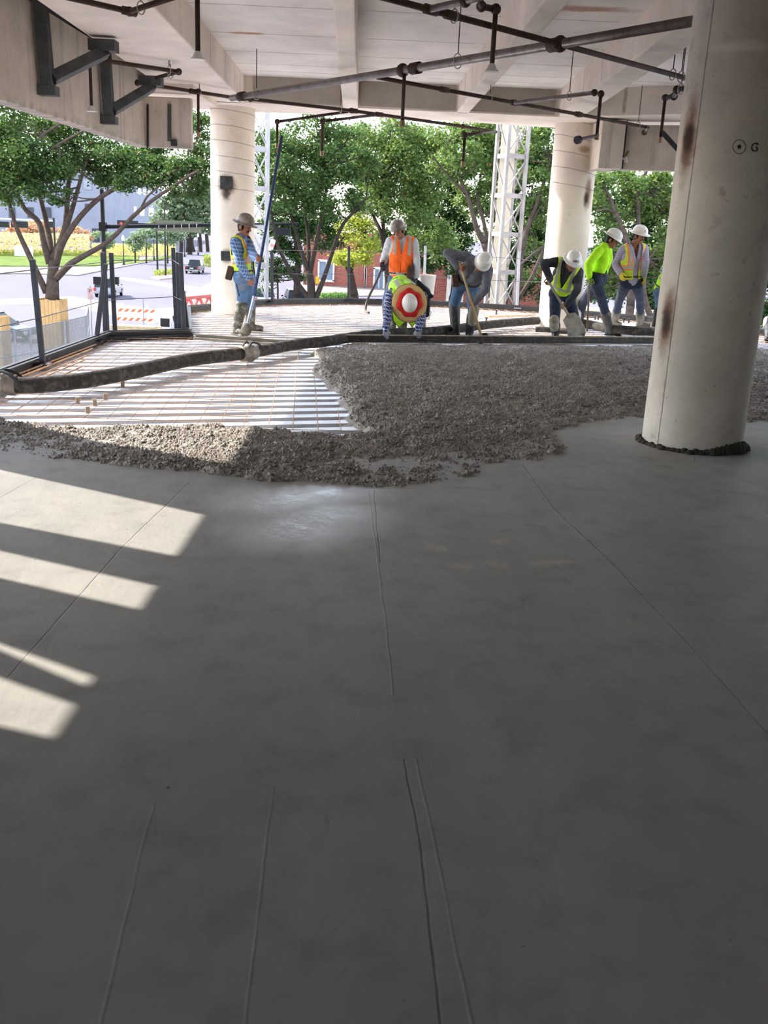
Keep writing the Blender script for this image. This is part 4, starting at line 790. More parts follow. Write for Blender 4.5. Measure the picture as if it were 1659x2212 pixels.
# tree guard planks
GUARD = M('plank_wood', lin((206, 168, 118)), .85, 0, .14, 2)
def plank_guard(uc, y, w, vtop, label):
    c = aty(uc, vtop, y); e = empty('tree_guard', (c.x, y, G), label, 'tree guard', 'plank guards round the tree trunks')
    n = 6
    for k in range(n):
        for yy in (-1, 1):
            MB().box((c.x - w / 2 + w * (k + .5) / n, y + yy * w / 2, (G + c.z) / 2 + random.uniform(-.05, 0)), (w / n - .012, .04, c.z - G)).build('plank', GUARD, e)
        for xx in (-1, 1): MB().box((c.x + xx * w / 2, y - w / 2 + w * (k + .5) / n, (G + c.z) / 2), (.04, w / n - .012, c.z - G)).build('plank', GUARD, e)
    return e
plank_guard(112, 48, 1.12, 645, 'tall tan plank guard around the trunk of the spreading tree')
plank_guard(-14, 43, 1.0, 682, 'tan plank guard cut off by the left picture edge')
# chain-link fence
FM = M('fence_tube', lin((150, 154, 160)), .5, .5)
def fabric():
    m = bpy.data.materials.new('fence_fabric'); m.use_nodes = True; nt = m.node_tree; nt.nodes.clear(); t = NT(nt); o = t.n('ShaderNodeOutputMaterial'); s = t.sep(t.pos())
    w = t.math('ADD', s[0], t.math('MULTIPLY', s[1], .5)); a = t.math('LESS_THAN', t.math('FRACT', t.math('MULTIPLY', t.math('ADD', w, s[2]), 9)), .12); b2 = t.math('LESS_THAN', t.math('FRACT', t.math('MULTIPLY', t.math('SUBTRACT', w, s[2]), 9)), .12)
    f = t.math('MAXIMUM', a, b2); tr = t.n('ShaderNodeBsdfTransparent'); d = t.n('ShaderNodeBsdfDiffuse'); d.inputs[0].default_value = (*lin((150, 148, 144)), 1)
    mx = t.n('ShaderNodeMixShader'); t.val(mx.inputs[0], t.math('ADD', t.math('MULTIPLY', f, .4), .42)); nt.links.new(tr.outputs[0], mx.inputs[1]); nt.links.new(d.outputs[0], mx.inputs[2]); nt.links.new(mx.outputs[0], o.inputs[0]); return m
FAB = fabric(); fp = [aty(-30, 700, 41), aty(30, 700, 42.5), aty(64, 700, 43.5), aty(139, 690, 47), aty(186, 690, 50), aty(192, 690, 56)]
labs = ['chain-link fence panel with pale fabric at the left picture edge', 'chain-link fence panel with pale fabric left of the nearest guard post', 'chain-link fence panel with pale fabric in front of the plank tree guard', 'chain-link fence panel between the tree guard and the parking sign', 'narrow end panel of chain-link fence turning away at the parking sign']
for (a, b_, lab) in zip(fp[:-1], fp[1:], labs):
    A = Vector((a.x, a.y, G)); B = Vector((b_.x, b_.y, G)); dv = (B - A); A = A + dv * .02; B = B - dv * .02; up = Vector((0, 0, 2.25)); lo = Vector((0, 0, .1))
    e = empty('fence_panel', (A + B) / 2, lab, 'fence', 'chain-link fence panels on the street')
    for (p, q) in ((A, A + up), (B, B + up)): MB().tube([p, q], .03, 6).build('post', FM, e)
    for (p, q) in ((A + up, B + up), (A + up * .5, B + up * .5), (A + lo, B + lo)): MB().tube([p, q], .022, 6).build('rail', FM, e)
    MB().slab([A + lo, B + lo, B + up, A + up], dv.normalized().cross(Vector((0, 0, 1))) * .004).build('mesh_fabric', FAB, e)
print('LEAVES', nl, sum(nl))
# ================================================================== sprinkler pipes under the ceiling
PIPE = M('rusty_pipe', lin((74, 58, 50)), .6, .35, .3, 8); GPIPE = M('grey_pipe', lin((124, 116, 112)), .45, .5, .2, 5, dirt=lin((80, 62, 52)), dirt_amt=.5)
SPRW = M('sprinkler_white', lin((222, 216, 208)), .5); BRASS = M('dull_brass', lin((150, 128, 96)), .5, .5)
ZP = 3.40
def vert_end(P, v):
    """point straight below P that appears at image row v"""
    lo, hi = -1.0, P.z
    for _ in range(40):
        m_ = (lo + hi) / 2
        if prj((P.x, P.y, m_))[1] > v: lo = m_
        else: hi = m_
    return Vector((P.x, P.y, (lo + hi) / 2))
def pipe(label, pts, r, mat, z=ZP, drops=(), hangers=(), joints=(), name='sprinkler_pipe', grp='sprinkler pipes under the ceiling'):
    P = [p if isinstance(p, Vector) else atz(p[0], p[1], z) for p in pts]; c = sum(P, Vector()) / len(P)
    e = empty(name, c, label, 'pipe', grp)
    MB().tube(smooth_path(P, 1) if len(P) < 3 else P, r, 12).build('run', mat, e, smooth=True)
    for p in P[1:-1]:
        MB().ball(p, r * 1.7, 8).build('elbow', PIPE, e, smooth=True)
    for j in joints:
        q = atz(j[0], j[1], z); d = min(range(len(P) - 1), key=lambda i: ((P[i] + P[i + 1]) / 2 - q).length); dd = (P[d + 1] - P[d]).normalized()
        t = (q - P[d]).dot(dd); q = P[d] + dd * t; MB().tube([q - dd * .07, q + dd * .07], r * 1.45, 12).build('coupling', PIPE, e, smooth=True)
    for (u, v, v2, kind) in drops:
        q = u if isinstance(u, Vector) else atz(u, v, z); b_ = vert_end(q, v2); dr = MB().tube([q, b_], .021, 8).build('drop_pipe', PIPE, e, smooth=True)
        MB().ball(q, .045, 8).build('tee', PIPE, dr, smooth=True)
        if kind == 'cone':
            MB().lathe([(.02, .05), (.035, .03), (.045, .0), (.055, -.0), (.06, -.015), (.0, -.02)], Matrix.Translation(b_ + Vector((0, 0, -.01))), 16).build('sprinkler_head', SPRW, dr, smooth=False)
        else: MB().tube([b_ + Vector((0, 0, .02)), b_ + Vector((0, 0, -.05))], .03, 8).build('sprinkler_cap', BRASS, dr)
    for (u, v) in hangers:
        q = atz(u, v, z); d = min(range(len(P) - 1), key=lambda i: ((P[i] + P[i + 1]) / 2 - q).length); dd = (P[d + 1] - P[d]).normalized(); q = P[d] + dd * ((q - P[d]).dot(dd))
        h = MB().tube([q + Vector((0, 0, r + .03)), Vector((q.x, q.y, 4.0))], .006, 6).build('hanger_rod', PIPE, e)
        x = dd.cross(Vector((0, 0, 1))).normalized(); ring = [q + x * math.cos(t) * (r + .012) + Vector((0, 0, math.sin(t) * (r + .03))) for t in np.linspace(0, 2 * math.pi, 17)]
        MB().tube(ring, .006, 6, False).build('hanger_ring', M('zinc', lin((170, 168, 165)), .4, .6), h)
    return e
pipe('thick grey sprinkler main crossing diagonally from the left beam to the near column', [(500, 212), (870, 152), (1210, 95), (1512, 43)], .046, GPIPE, joints=[(520, 208), (896, 147), (1200, 97)], hangers=[(552, 203), (988, 132)],
     drops=[(874, 151, 264, 'cap')])
pipe('brown sprinkler branch crossing over the thick main at upper right', [(820, -8), (1200, 93), (1490, 171)], .028, PIPE, joints=[(928, 22), (975, 33)], hangers=[(980, 35), (1453, 161), (1470, 166)])
pipe('grey pipe stub from the upper edge joining the upper right branch', [(928, 20), (1005, 2), (1060, -14)], .03, GPIPE)
q = atz(1071, 20, ZP); pipe('short crooked pipe at the top edge carrying a white sprinkler head', [(1036, -8), (1040, 14), (1071, 20)], .026, PIPE, drops=[(q, 0, 148, 'cone')])
q = atz(1298, 203, ZP - .05); qe = vert_end(q, 293)
pipe('brown sprinkler branch behind the main, running right to the hanging panel', [(815, 167), (1112, 222), (1250, 247), (1399, 275)], .026, PIPE, z=ZP, joints=[(958, 194), (1112, 222), (1250, 247)], hangers=[(1060, 212), (1380, 271)])
e = pipe('grey pipe arm with a long drop and side valve near the right far column', [(1112, 222), (1284, 200), (1298, 203)], .026, GPIPE, z=ZP - .02, drops=[(q, 0, 293, 'cap')], hangers=[(1230, 207)])
b_ = vert_end(q, 293); s_ = aty(1249, 302, b_.y - .25); MB().tube([b_, s_], .022, 8).build('side_pipe', GPIPE, e); dd = (s_ - b_).normalized(); MB().tube([s_ - dd * .02, s_ + dd * .03], .05, 14).build('valve_wheel', IRON if 'IRON' in globals() else BLACK, e)
q = atz(1376, 288, ZP - .02); qq = aty(1350, 345, q.y - .15)
e = pipe('short grey pipe with a tilted white sprinkler in front of the right hanging panel', [(1400, 276), (1392, 286), (1376, 288)], .026, GPIPE, z=ZP - .02); dr = MB().tube([q, qq], .021, 8).build('drop_pipe', BRASS, e)
MB().lathe([(.02, .05), (.035, .03), (.05, .0), (.065, -.015), (.0, -.02)], Matrix.Translation(qq) @ (q - qq).to_track_quat('Z', 'Y').to_matrix().to_4x4(), 16).build('sprinkler_head', SPRW, dr)
q = atz(1437, 211, ZP); pipe('crooked black pipe with a drop just left of the near column', [(1492, 188), (1462, 194), (1456, 208), (1437, 211)], .03, BLACK, drops=[(q, 0, 300, 'cap')], hangers=[(1468, 192)])
pipe('brown zigzag sprinkler pipe above the smaller steel bracket', [(205, 128), (386, 155), (297, 179), (505, 211)], .026, PIPE, z=ZP + .05, joints=[(425, 197)], hangers=[(365, 152), (370, 160), (436, 199)], drops=[(428, 198, 288, 'none')])
pipe('bent brown pipe at the top left edge', [(110, -14), (280, 25), (380, -8)], .026, PIPE, z=3.45, joints=[(278, 25)], hangers=[(305, 17)])
q = atz(426, -30, 3.45); pipe('brown sprinkler drop with white head below the widest beam at upper left', [(405, -44), (426, -34), (470, -38)], .026, PIPE, z=3.45, drops=[(q, 0, 122, 'cone')])
q = atx(194, 132, -3.75); b_ = vert_end(q, 238); e = empty('sprinkler_pipe', q, 'rusty sprinkler drop between the two steel brackets', 'pipe', 'sprinkler pipes under the ceiling')
MB().tube([q + Vector((0, .5, .12)), q, b_], .02, 8).build('drop_pipe', PIPE, e); MB().lathe([(.02, .05), (.035, .03), (.05, .0), (.065, -.015), (.0, -.02)], Matrix.Translation(b_), 14).build('sprinkler_head', SPRW, e)
pipe('brown sprinkler branch along the far beam, ending at the right lattice mast', [(500, 211), (541, 214), (760, 239), (1000, 273), (1072, 285)], .026, PIPE, z=ZP, joints=[(760, 240), (813, 248)], hangers=[(737, 236)])
q = aty(599, 263, 16.2); pipe('pipe arm with a drop above the top of the tall blue pole', [atz(752, 241, ZP), q], .022, PIPE, drops=[(q, 0, 312, 'none')], hangers=[])
q = aty(697, 262, 15.6); pipe('pipe arm with a drop in front of the dark-stemmed tree', [atz(815, 248, ZP), q], .022, PIPE, drops=[(q, 0, 329, 'none')])
q = aty(1004, 291, 14.8); pipe('pipe arm with a thin drop left of the right lattice mast', [atz(1069, 284, ZP), q], .022, PIPE, drops=[(q, 0, 352, 'none')])
# ================================================================== hoses, screed, boards
HOSE = M('hose_rubber', lin((62, 58, 54)), .75, 0, .3, 7, .006, 60, dirt=lin((128, 120, 110)), dirt_amt=.45); STEELC = M('coupling_steel', lin((150, 140, 130)), .6, .4, .25, 9, dirt=lin((90, 70, 56)))
def hose(label, px, r, ends=True, z=0.06):
    P = smooth_path([atz(u, v, z) + Vector((0, 0, q[0] if q else 0)) for (u, v, *q) in px], 6); e = empty('concrete_hose', P[len(P) // 2], label, 'hose', 'concrete hoses on the deck')
    MB().tube(P, r, 18).build('hose_body', HOSE, e, smooth=True); return e, P
e1, P1 = hose('thick black concrete hose curving over the deck from the left picture edge', [(-90, 834), (0, 832), (90, 831), (200, 819), (300, 800), (400, 779), (475, 769), (536, 763)], .078)
e2, P2 = hose('thick mud-caked concrete hose running behind the screed to the crouching shoveller', [(540, 762), (640, 744), (700, 738), (780, 726), (860, 719), (930, 716), (1000, 708), (1080, 699), (1168, 692)], .074)
e3, P3 = hose('thick dark concrete hose passing behind the shovellers to the near column', [(1172, 691), (1215, 694), (1262, 699), (1306, 708), (1363, 714), (1416, 716), (1500, 722)], .08)
e4, P4 = hose('thinner muddy hose end lying in front of the thick hose', [(1157, 711), (1190, 713), (1226, 716), (1262, 720)], .05, z=.0)
def coup(e, p, d, r, n=1):
    c = MB().tube([p - d * .13, p + d * .13], r, 18).build('coupling', STEELC, e, smooth=True)
    MB().tube([p - d * .05, p - d * .03, p + d * .03, p + d * .05], [r, r * 1.25, r * 1.25, r], 18).build('collar', STEELC, c)
    for s_ in (-1, 1):
        x = d.cross(Vector((0, 0, 1))).normalized(); a = p + x * s_ * r * .5 + Vector((0, 0, r * .8)); MB().tube(smooth_path([a - d * .06, a + Vector((0, 0, .06)) + d * .02, a + d * .12 + x * s_ * .04 + Vector((0, 0, .03)), a + d * .2 + x * s_ * .06 - Vector((0, 0, .05))], 3), .014, 6).build('cam_arm', PLATE, c)
coup(e1, P1[-1], (P2[3] - P1[-4]).normalized(), .092); coup(e3, P3[0], (P3[3] - P3[0]).normalized(), .098); coup(e1, atz(2, 832, .06), Vector((1, .1, 0)).normalized(), .095)
SCR = M('screed_metal', lin((52, 48, 44)), .55, .3, .3, 8, dirt=lin((110, 102, 92)), dirt_amt=.4); sA, sB = atz(744, 741, 0), atz(1415, 744, 0); sd = (sB - sA).normalized()
SC0, SC1 = sA + Vector((0, 0, .06)), sA + sd * 7.2 + Vector((0, 0, .06))
e = empty('screed_board', SC0, 'long black straight screed board held down on the wet concrete by the straw-brimmed worker', 'screed board')
MB().bar(SC0, SC1, .045, .10, side=(-sd.y, sd.x, 0)).build('beam', SCR, e, bevel=.004); MB().bar(SC0 + Vector((0, 0, .055)), SC1 + Vector((0, 0, .055)), .06, .012, side=(-sd.y, sd.x, 0)).build('top_lip', M('screed_pale', lin((150, 138, 116)), .7, .1, .3, 9), e)
# bull float with long handle
fa, fb = atz(424, 733, .0), atz(641, 748, .0); fd = (fb - fa).normalized(); e = empty('bull_float', (fa + fb) / 2, 'bull float with a tall blue pole and a long grey blade lying on the deck', 'bull float')
FLM = M('float_grey', lin((120, 112, 100)), .7, .1, .2, 6); MB().bar(fa + Vector((0, 0, .02)), fb + Vector((0, 0, .02)), .19, .03, side=(-fd.y, fd.x, 0)).build('blade', FLM, e, bevel=.008); MB().bar(fa + Vector((0, 0, .05)), fb + Vector((0, 0, .05)), .04, .05, side=(-fd.y, fd.x, 0)).build('rib', FLM, e)
hb = aty(532, 712, ((fa + fb) / 2).y + .06); mid = aty(549, 640, hb.y + .35); tp = aty(609, 294, hb.y + 1.5)
MB().ball(hb, (.075, .075, .09), 10).build('swivel', M('mud_grey', lin((110, 104, 94)), .9, 0, .3, 10, .01, 20), e, smooth=True)
MB().tube([hb, mid], .021, 10).build('pole', M('pole_silver', lin((170, 182, 205)), .4, .5), e, smooth=True); MB().tube([mid, tp], .023, 10).build('pole', M('pole_blue', lin((38, 62, 104)), .45, .2), e, smooth=True)
# small loose things on the deck
TIM = M('timber_pale', lin((196, 170, 138)), .85, 0, .15, 5)
def board(name, label, a, b_, w, h, mat, z=0.0, cat='board'):
    A = atz(*a, z); B = atz(*b_, z); o = MB().bar(A, B, w, h, side=(-(B - A).y, (B - A).x, 0)).build(name, mat); return tag(o, label, cat)
board('timber_batten', 'thin tan timber batten lying on the far deck behind the grey-shirted worker', (1052, 684), (1165, 680), .07, .04, TIM, .0)
board('timber_batten', 'short dark timber lying on the deck behind the crouching shoveller', (1172, 683), (1206, 683), .09, .06, STEEL, .0)
for i, (u, v) in enumerate(((1259, 684), (1285, 691), (1292, 691), (1347, 697), (1358, 698), (1072, 680), (1050, 697))):
    p = atz(u, v, -.02); o = MB().tube([p, p + Vector((0, 0, .085))], .016, 6); o.tube([p + Vector((0, 0, .085)), p + Vector((0, 0, .10))], .03, 8); o = o.build('shear_stud', BLACK)
    tag(o, 'short black steel stud standing on the deck behind the workers', 'stud', 'steel studs welded to the deck')
for i in range(5):
    off = .12 + .11 * i; P = [Vector((-4 + off, 9.2 + .5 * k, -.005 + .01 * (i % 2))) for k in range(int(8 - i))]; o = MB().tube(smooth_path(P, 2), .008, 6).build('reinforcing_bar', RUST); tag(o, 'rusty reinforcing bar laid along the left deck edge', 'rebar', 'edge reinforcing bars')
for i, (u0_, v0_, u1_, v1_) in enumerate(((168, 860, 172, 872), (190, 878, 194, 893), (205, 862, 209, 876), (228, 852, 232, 864), (265, 822, 268, 836))):
    p = atz(u0_, v1_, -.05); o = MB().box(p + Vector((0, 0, .03)), (.035, .025, .06), .4).build('rebar_chair', M('chair_tan', lin((150, 132, 112)), .8)); tag(o, 'small tan support block under the mesh near the left', 'mesh support', 'mesh support blocks')
p = atz(1172, 676, .0) ; o = MB().add([p, p + Vector((.32, .05, 0)), p + Vector((.28, .25, 0)), p + Vector((.12, .12, .17))], [(0, 1, 3), (1, 2, 3), (2, 0, 3), (0, 2, 1)]).build('red_marker', M('red_plastic', lin((214, 70, 66)), .5)); tag(o, 'small red wedge lying at the foot of the right far column', 'marker')
# ================================================================== guard posts and cables on the deck edge
POST = M('post_black', lin((42, 43, 50)), .5, .3, .2, 5)
def gpost(label, ub, vb, ut, vt, y=None, w=.056, mat=POST, z=-.02):
    b_ = atz(ub, vb, z) if y is None else aty(ub, vb, y); t_ = aty(ut, vt, b_.y); e = empty('guard_post', b_, label, 'post', 'guard posts on the deck edge')
    MB().bar(b_, t_, w, w, side=(0, 1, 0)).build('upright', mat, e, bevel=.006); MB().box(b_ + Vector((0, 0, .01)), (.16, .16, .02)).build('base_plate', mat, e); return b_, t_
ptsA = []
a1 = gpost('black guard post nearest the camera on the left deck edge', 93, 789, 70, 560)
a2 = gpost('black guard post just right of the leaning brace at the deck corner', 249, 724, 240, 546); a2b = gpost('black guard post half hidden behind the signal pole at the deck corner', 228, 727, 222, 545)
b3 = gpost('leaning black brace post at the deck corner', 208, 737, 228, 570)
a3 = gpost('leftmost post of the tight group at the notch corner', 381, 712, 374, 535); a4 = gpost('second post of the tight group at the notch corner', 388, 715, 384, 545); a5 = gpost('third post of the tight group at the notch corner', 398, 722, 390, 546); a6 = gpost('shortest slanting post of the tight group at the notch corner', 406, 720, 396, 628, w=.05)
c1 = gpost('dark guard post with a white bottle on top, right of the left lattice mast', 588, 654, 587, 540, z=0); c2 = gpost('lone dark guard post on the far edge between the two masts', 753, 651, 754, 532, z=0)
LG = M('post_grey', lin((176, 176, 182)), .45, .5, .1); c3 = gpost('pale grey guard post behind the orange vest worker', 915, 656, 919, 531, z=0, mat=LG); c4 = gpost('pale grey guard post right of the right lattice mast', 1117, 666, 1122, 543, z=0, mat=LG)
b_ = c1[1]; e = empty('bottle', b_, 'white plastic bottle stuck upside down on a dark guard post', 'bottle'); m4 = Matrix.Translation(b_ + Vector((0, 0, .10))) @ Matrix.Rotation(R(18), 4, 'Y')
MB().lathe([(.0, .12), (.04, .12), (.052, .09), (.052, -.08), (.03, -.12), (.0, -.12)], m4, 14).build('body', M('white_plastic', lin((236, 232, 236)), .4), e, smooth=True); MB().lathe([(.0535, .03), (.0535, -.04)], m4, 14).build('label_band', M('pink_label', lin((214, 150, 160)), .5), e)
CAB = M('cable', lin((96, 92, 92)), .5, .5)
def cable(label, pts, r=.006):
    o = MB().tube(pts, r, 6).build('guard_cable', CAB); tag(o, label, 'cable', 'guard cables on the deck edge')
def at_h(pb, h): (b_, t_) = pb; return b_ + (t_ - b_) * min(1, h / max(.01, (t_ - b_).length)) + Vector((0, -.05, 0))
left_out = (Vector((-4.05, 8.0, 0)), Vector((-4.05, 8.0, 1.2)))
cable('upper guard cable along the left deck edge', [at_h(k, h) for k, h in ((left_out, 1.0), (a1, 1.04), (a2b, 1.02), (a2, 1.04), (a3, 1.04), (a5, 1.0))]); cable('lower guard cable along the left deck edge', [at_h(k, h) for k, h in ((left_out, .5), (a1, .52), (a2b, .5), (a2, .5), (a3, .5), (a5, .5))])
cx = aty(1190, 578, 22.0), aty(1190, 610, 22.0)
cable('upper guard cable along the far deck edge', [at_h(k, 1.1) for k in (c1, c2, c3, c4)] + [cx[0] + Vector((0, 0, .05))]); cable('lower guard cable along the far deck edge', [at_h(k, .6) for k in (c1, c2, c3, c4)] + [cx[1]])
# ================================================================== lattice masts beyond the deck edge
ALU = M('painted_lattice', lin((184, 184, 186)), .5, .3, .1, 3); ALUD = M('weathered_lattice', lin((160, 152, 147)), .55, .3, .2, 3)
def mast(label, uc, vc, y, side, rz, z1, mat, bay, panel=None):
    c = aty(uc, vc, y); c = Vector((c.x, y, 0)); e = empty('lattice_mast', (c.x, y, G), label, 'lattice mast', 'lattice masts beyond the far deck edge'); z0 = G
    rot = Matrix.Rotation(rz, 3, 'Z'); cr = [c + rot @ Vector((sx * side / 2, sy * side / 2, 0)) for sx, sy in ((-1, -1), (1, -1), (1, 1), (-1, 1))]
    for p in cr: MB().bar((p.x, p.y, z0), (p.x, p.y, z1), .075, .075, side=rot @ Vector((1, 0, 0))).build('chord', mat, e)
    nb = int((z1 + 1.2) / bay) + 1
    for f in range(4):
        A, B = cr[f], cr[(f + 1) % 4]; n_ = (B - A).normalized().cross(Vector((0, 0, 1))) * .04
        for k in range(nb + 1):
            z = z1 - .25 - k * bay; o = Vector((n_.x, n_.y, 0))
            MB().bar((A.x, A.y, z), (B.x, B.y, z), .02, .10, side=n_.normalized()).build('batten', mat, e)
            if k < nb:
                MB().bar((A.x, A.y, z - .06), (B.x, B.y, z - bay + .06), .035, .02, side=n_.normalized()).build('diagonal', mat, e)
                if f in (0, 2): MB().bar((B.x, B.y, z - .06), (A.x, A.y, z - bay + .06), .035, .02, side=n_.normalized()).build('diagonal', mat, e)
    if panel:
        A, B = (cr[2] + cr[3]) / 2, None; a = cr[3] + (cr[2] - cr[3]) * .12; b2 = cr[3] + (cr[2] - cr[3]) * .88; off = rot @ Vector((0, -.08, 0))
        MB().slab([Vector((a.x, a.y, -1.2)) + off, Vector((b2.x, b2.y, -1.2)) + off, Vector((b2.x, b2.y, z1 - .4)) + off, Vector((a.x, a.y, z1 - .4)) + off], rot @ Vector((0, .015, 0))).build('inner_panel', panel, e)
    MB().box((c.x, y, G + .05), (side + .3, side + .3, .1), rz).build('base_plate', mat, e)
mast('white lattice mast beside the left far column', 560, 450, 23.6, .36, R(12), 4.35, ALU, .86)
mast('weathered lattice mast with a beige panel inside, right of the grey-shirted worker', 1096, 450, 24.2, .52, R(24), 4.5, ALUD, .88, M('beige_panel', lin((224, 212, 188)), .6, 0, .08, 1.5))
# ================================================================== workers
def capsule(mb, a, b, ra, rb, n=14):
    a = Vector(a); b = Vector(b); d = b - a; L = d.length
    if L < 1e-5: mb.ball(a, ra, 10); return
    x, y, d = frame(d); pr = []
    for i in range(6): t = math.pi / 2 * i / 5; pr.append((a - d * (ra * math.cos(t)), max(1e-4, ra * math.sin(t))))
    for i in range(6): t = math.pi / 2 * i / 5; pr.append((b + d * (rb * math.sin(t)), max(1e-4, rb * math.cos(t))))
    vs = [p + (x * math.cos(2 * math.pi * k / n) + y * math.sin(2 * math.pi * k / n)) * r for p, r in pr for k in range(n)]
    m_ = len(pr); mb.add(vs, [(i * n + k, i * n + (k + 1) % n, (i + 1) * n + (k + 1) % n, (i + 1) * n + k) for i in range(m_ - 1) for k in range(n)] + [tuple(range(n - 1, -1, -1)), tuple(range((m_ - 1) * n, m_ * n))])
def fuse(name, caps, voxel, mat, parent, smooth=4, wrinkle=0.0, wf=13, balls=(), cut=None, tc=None, thick=0.0, seed=1):
    """one continuous surface over tapered limbs: voxel union, relaxed, optionally wrinkled, trimmed and given a cloth thickness"""
    mb = MB()
    for (a, b, ra, rb) in caps: capsule(mb, a, b, ra, rb)
    for (c, r, m_) in balls: mb.ball(c, r, 12, m_)
    me = mb.mesh(name); o = bpy.data.objects.new(name, me); col.objects.link(o)
    rm = o.modifiers.new('r', 'REMESH'); rm.mode = 'VOXEL'; rm.voxel_size = voxel; rm.use_smooth_shade = True
    s_ = o.modifiers.new('s', 'SMOOTH'); s_.factor = .5; s_.iterations = smooth
    dg = bpy.context.evaluated_depsgraph_get(); me2 = bpy.data.meshes.new_from_object(o.evaluated_get(dg)); bpy.data.objects.remove(o); bpy.data.meshes.remove(me)
    n = len(me2.vertices); co = np.empty(n * 3); me2.vertices.foreach_get('co', co); co = co.reshape(-1, 3)
    if wrinkle:
        nr = np.empty(n * 3); me2.vertices.foreach_get('normal', nr); nr = nr.reshape(-1, 3); q = (co + .25 * np.sin(co[:, [2, 0, 1]] * 5)) * np.array([1, 1, 1.1])
        w = 1 - 2 * np.abs(vnoise(q, wf, seed)); w = .6 * w + .5 * vnoise(q, wf * 2.1, seed + 5); co = co + nr * (w * wrinkle)[:, None]; me2.vertices.foreach_set('co', co.ravel())
    if tc is not None:
        O, X, Y, Z = tc; d = co - np.array(O); loc = np.stack([d @ np.array(X), d @ np.array(Y), d @ np.array(Z)], 1)
        at = me2.attributes.new('tc', 'FLOAT_VECTOR', 'POINT'); at.data.foreach_set('vector', loc.ravel())
        if cut is not None:
            fv = cut(loc); kill = fv > 0; bm = bmesh.new(); bm.from_mesh(me2); bm.verts.ensure_lookup_table(); mv = []
            for v in bm.verts:
                if kill[v.index]: continue
                cr_ = [v.co.lerp(w.co, min(.98, fv[v.index] / (fv[v.index] - fv[w.index] - 1e-9))) for w in (e_.other_vert(v) for e_ in v.link_edges) if kill[w.index]]
                if cr_: mv.append((v, sum(cr_, Vector()) / len(cr_)))
            for v, c_ in mv: v.co = c_
            bmesh.ops.delete(bm, geom=[bm.verts[i] for i in np.where(kill)[0]], context='VERTS')
            bd = [v for v in bm.verts if v.is_boundary]
            for _ in range(2):
                nw = [(v, sum((e_.other_vert(v).co for e_ in v.link_edges if e_.is_boundary), Vector()) / 2) for v in bd]
                for v, c_ in nw: v.co = v.co.lerp(c_, .5)
            bm.to_mesh(me2); bm.free()
    me2.polygons.foreach_set('use_smooth', [True] * len(me2.polygons)); me2.materials.clear(); me2.materials.append(mat); me2.update()
    o = bpy.data.objects.new(name, me2); link(o, parent)
    if thick: sd_ = o.modifiers.new('thickness', 'SOLIDIFY'); sd_.thickness = thick; sd_.offset = 1
    return o
def cloth(name, c, plaid=None, rough=.85, dirt=None, var=.12, tr=.0):
    if name in _mats: return _mats[name]
    m, nt, b = newmat(name); t = NT(nt); P = t.obj(); f = t.noise(P, 7, 5); cc = t.mix(t.ramp(f, .3, .7), sh(c, 1 - var), sh(c, 1 + var))
    if plaid:
        (c2, c3, sc_) = plaid; s = t.sep(P); h = t.math('ADD', s[0], s[1]); lx = t.math('FRACT', t.math('MULTIPLY', h, sc_)); lz = t.math('FRACT', t.math('MULTIPLY', t.math('ADD', s[2], t.math('MULTIPLY', s[0], .1)), sc_))
        a = t.math('LESS_THAN', lx, .42); bb = t.math('LESS_THAN', lz, .42); cc = t.mix(t.math('MULTIPLY', t.math('ADD', a, bb), .5), cc, c2)
        a = t.math('LESS_THAN', t.math('ABSOLUTE', t.math('SUBTRACT', lx, .7)), .05); bb = t.math('LESS_THAN', t.math('ABSOLUTE', t.math('SUBTRACT', lz, .7)), .05); cc = t.mix(t.math('MULTIPLY', t.math('MAXIMUM', a, bb), .8), cc, c3)
    if dirt: cc = t.mix(t.math('MULTIPLY', t.ramp(t.noise(P, 5, 6, .7), .5, .66), .7), cc, dirt)
    t.val(b.inputs['Base Color'], cc); b.inputs['Roughness'].default_value = rough; b.inputs['Specular IOR Level'].default_value = .2; b.inputs['Sheen Weight'].default_value = .02
    t.val(b.inputs['Normal'], t.bump(t.noise(P, 45, 3), .5, .006)); _mats[name] = m; return m
def vestmat(name, base, tape=lin((168, 162, 150)), border=None, hz=(), vx=(.095, .145), bw=.018, ztop=9, zlow=None):
    m, nt, b = newmat(name); t = NT(nt); at = t.n('ShaderNodeAttribute'); at.attribute_name = 'tc'; s = t.sep(at.outputs['Vector']); ax = t.math('ABSOLUTE', s[0]); cc = t.mix(t.ramp(t.noise(t.obj(), 8, 4), .3, .7), sh(base, .9), sh(base, 1.08))
    def band(v, lo, hi): return t.math('MULTIPLY', t.math('GREATER_THAN', v, lo), t.math('LESS_THAN', v, hi))
    zl = max(h[1] for h in hz) if hz else -9
    if zlow is not None: zl = zlow
    up = t.math('GREATER_THAN', s[2], zl)
    if border:
        f = t.math('MULTIPLY', band(ax, vx[0] - bw, vx[1] + bw), up)
        for (a, c) in hz: f = t.math('MAXIMUM', f, band(s[2], a - bw, c + bw))
        cc = t.mix(f, cc, border)
    f = t.math('MULTIPLY', band(ax, vx[0], vx[1]), up) if vx[1] > 0 else None
    for (a, c) in hz: g = band(s[2], a, c); f = g if f is None else t.math('MAXIMUM', f, g)
    if f is not None: cc = t.mix(f, cc, tape)
    t.val(b.inputs['Base Color'], cc); b.inputs['Roughness'].default_value = .7; b.inputs['Specular IOR Level'].default_value = .3; t.val(b.inputs['Normal'], t.bump(t.noise(t.obj(), 22, 3), .6, .01)); return m
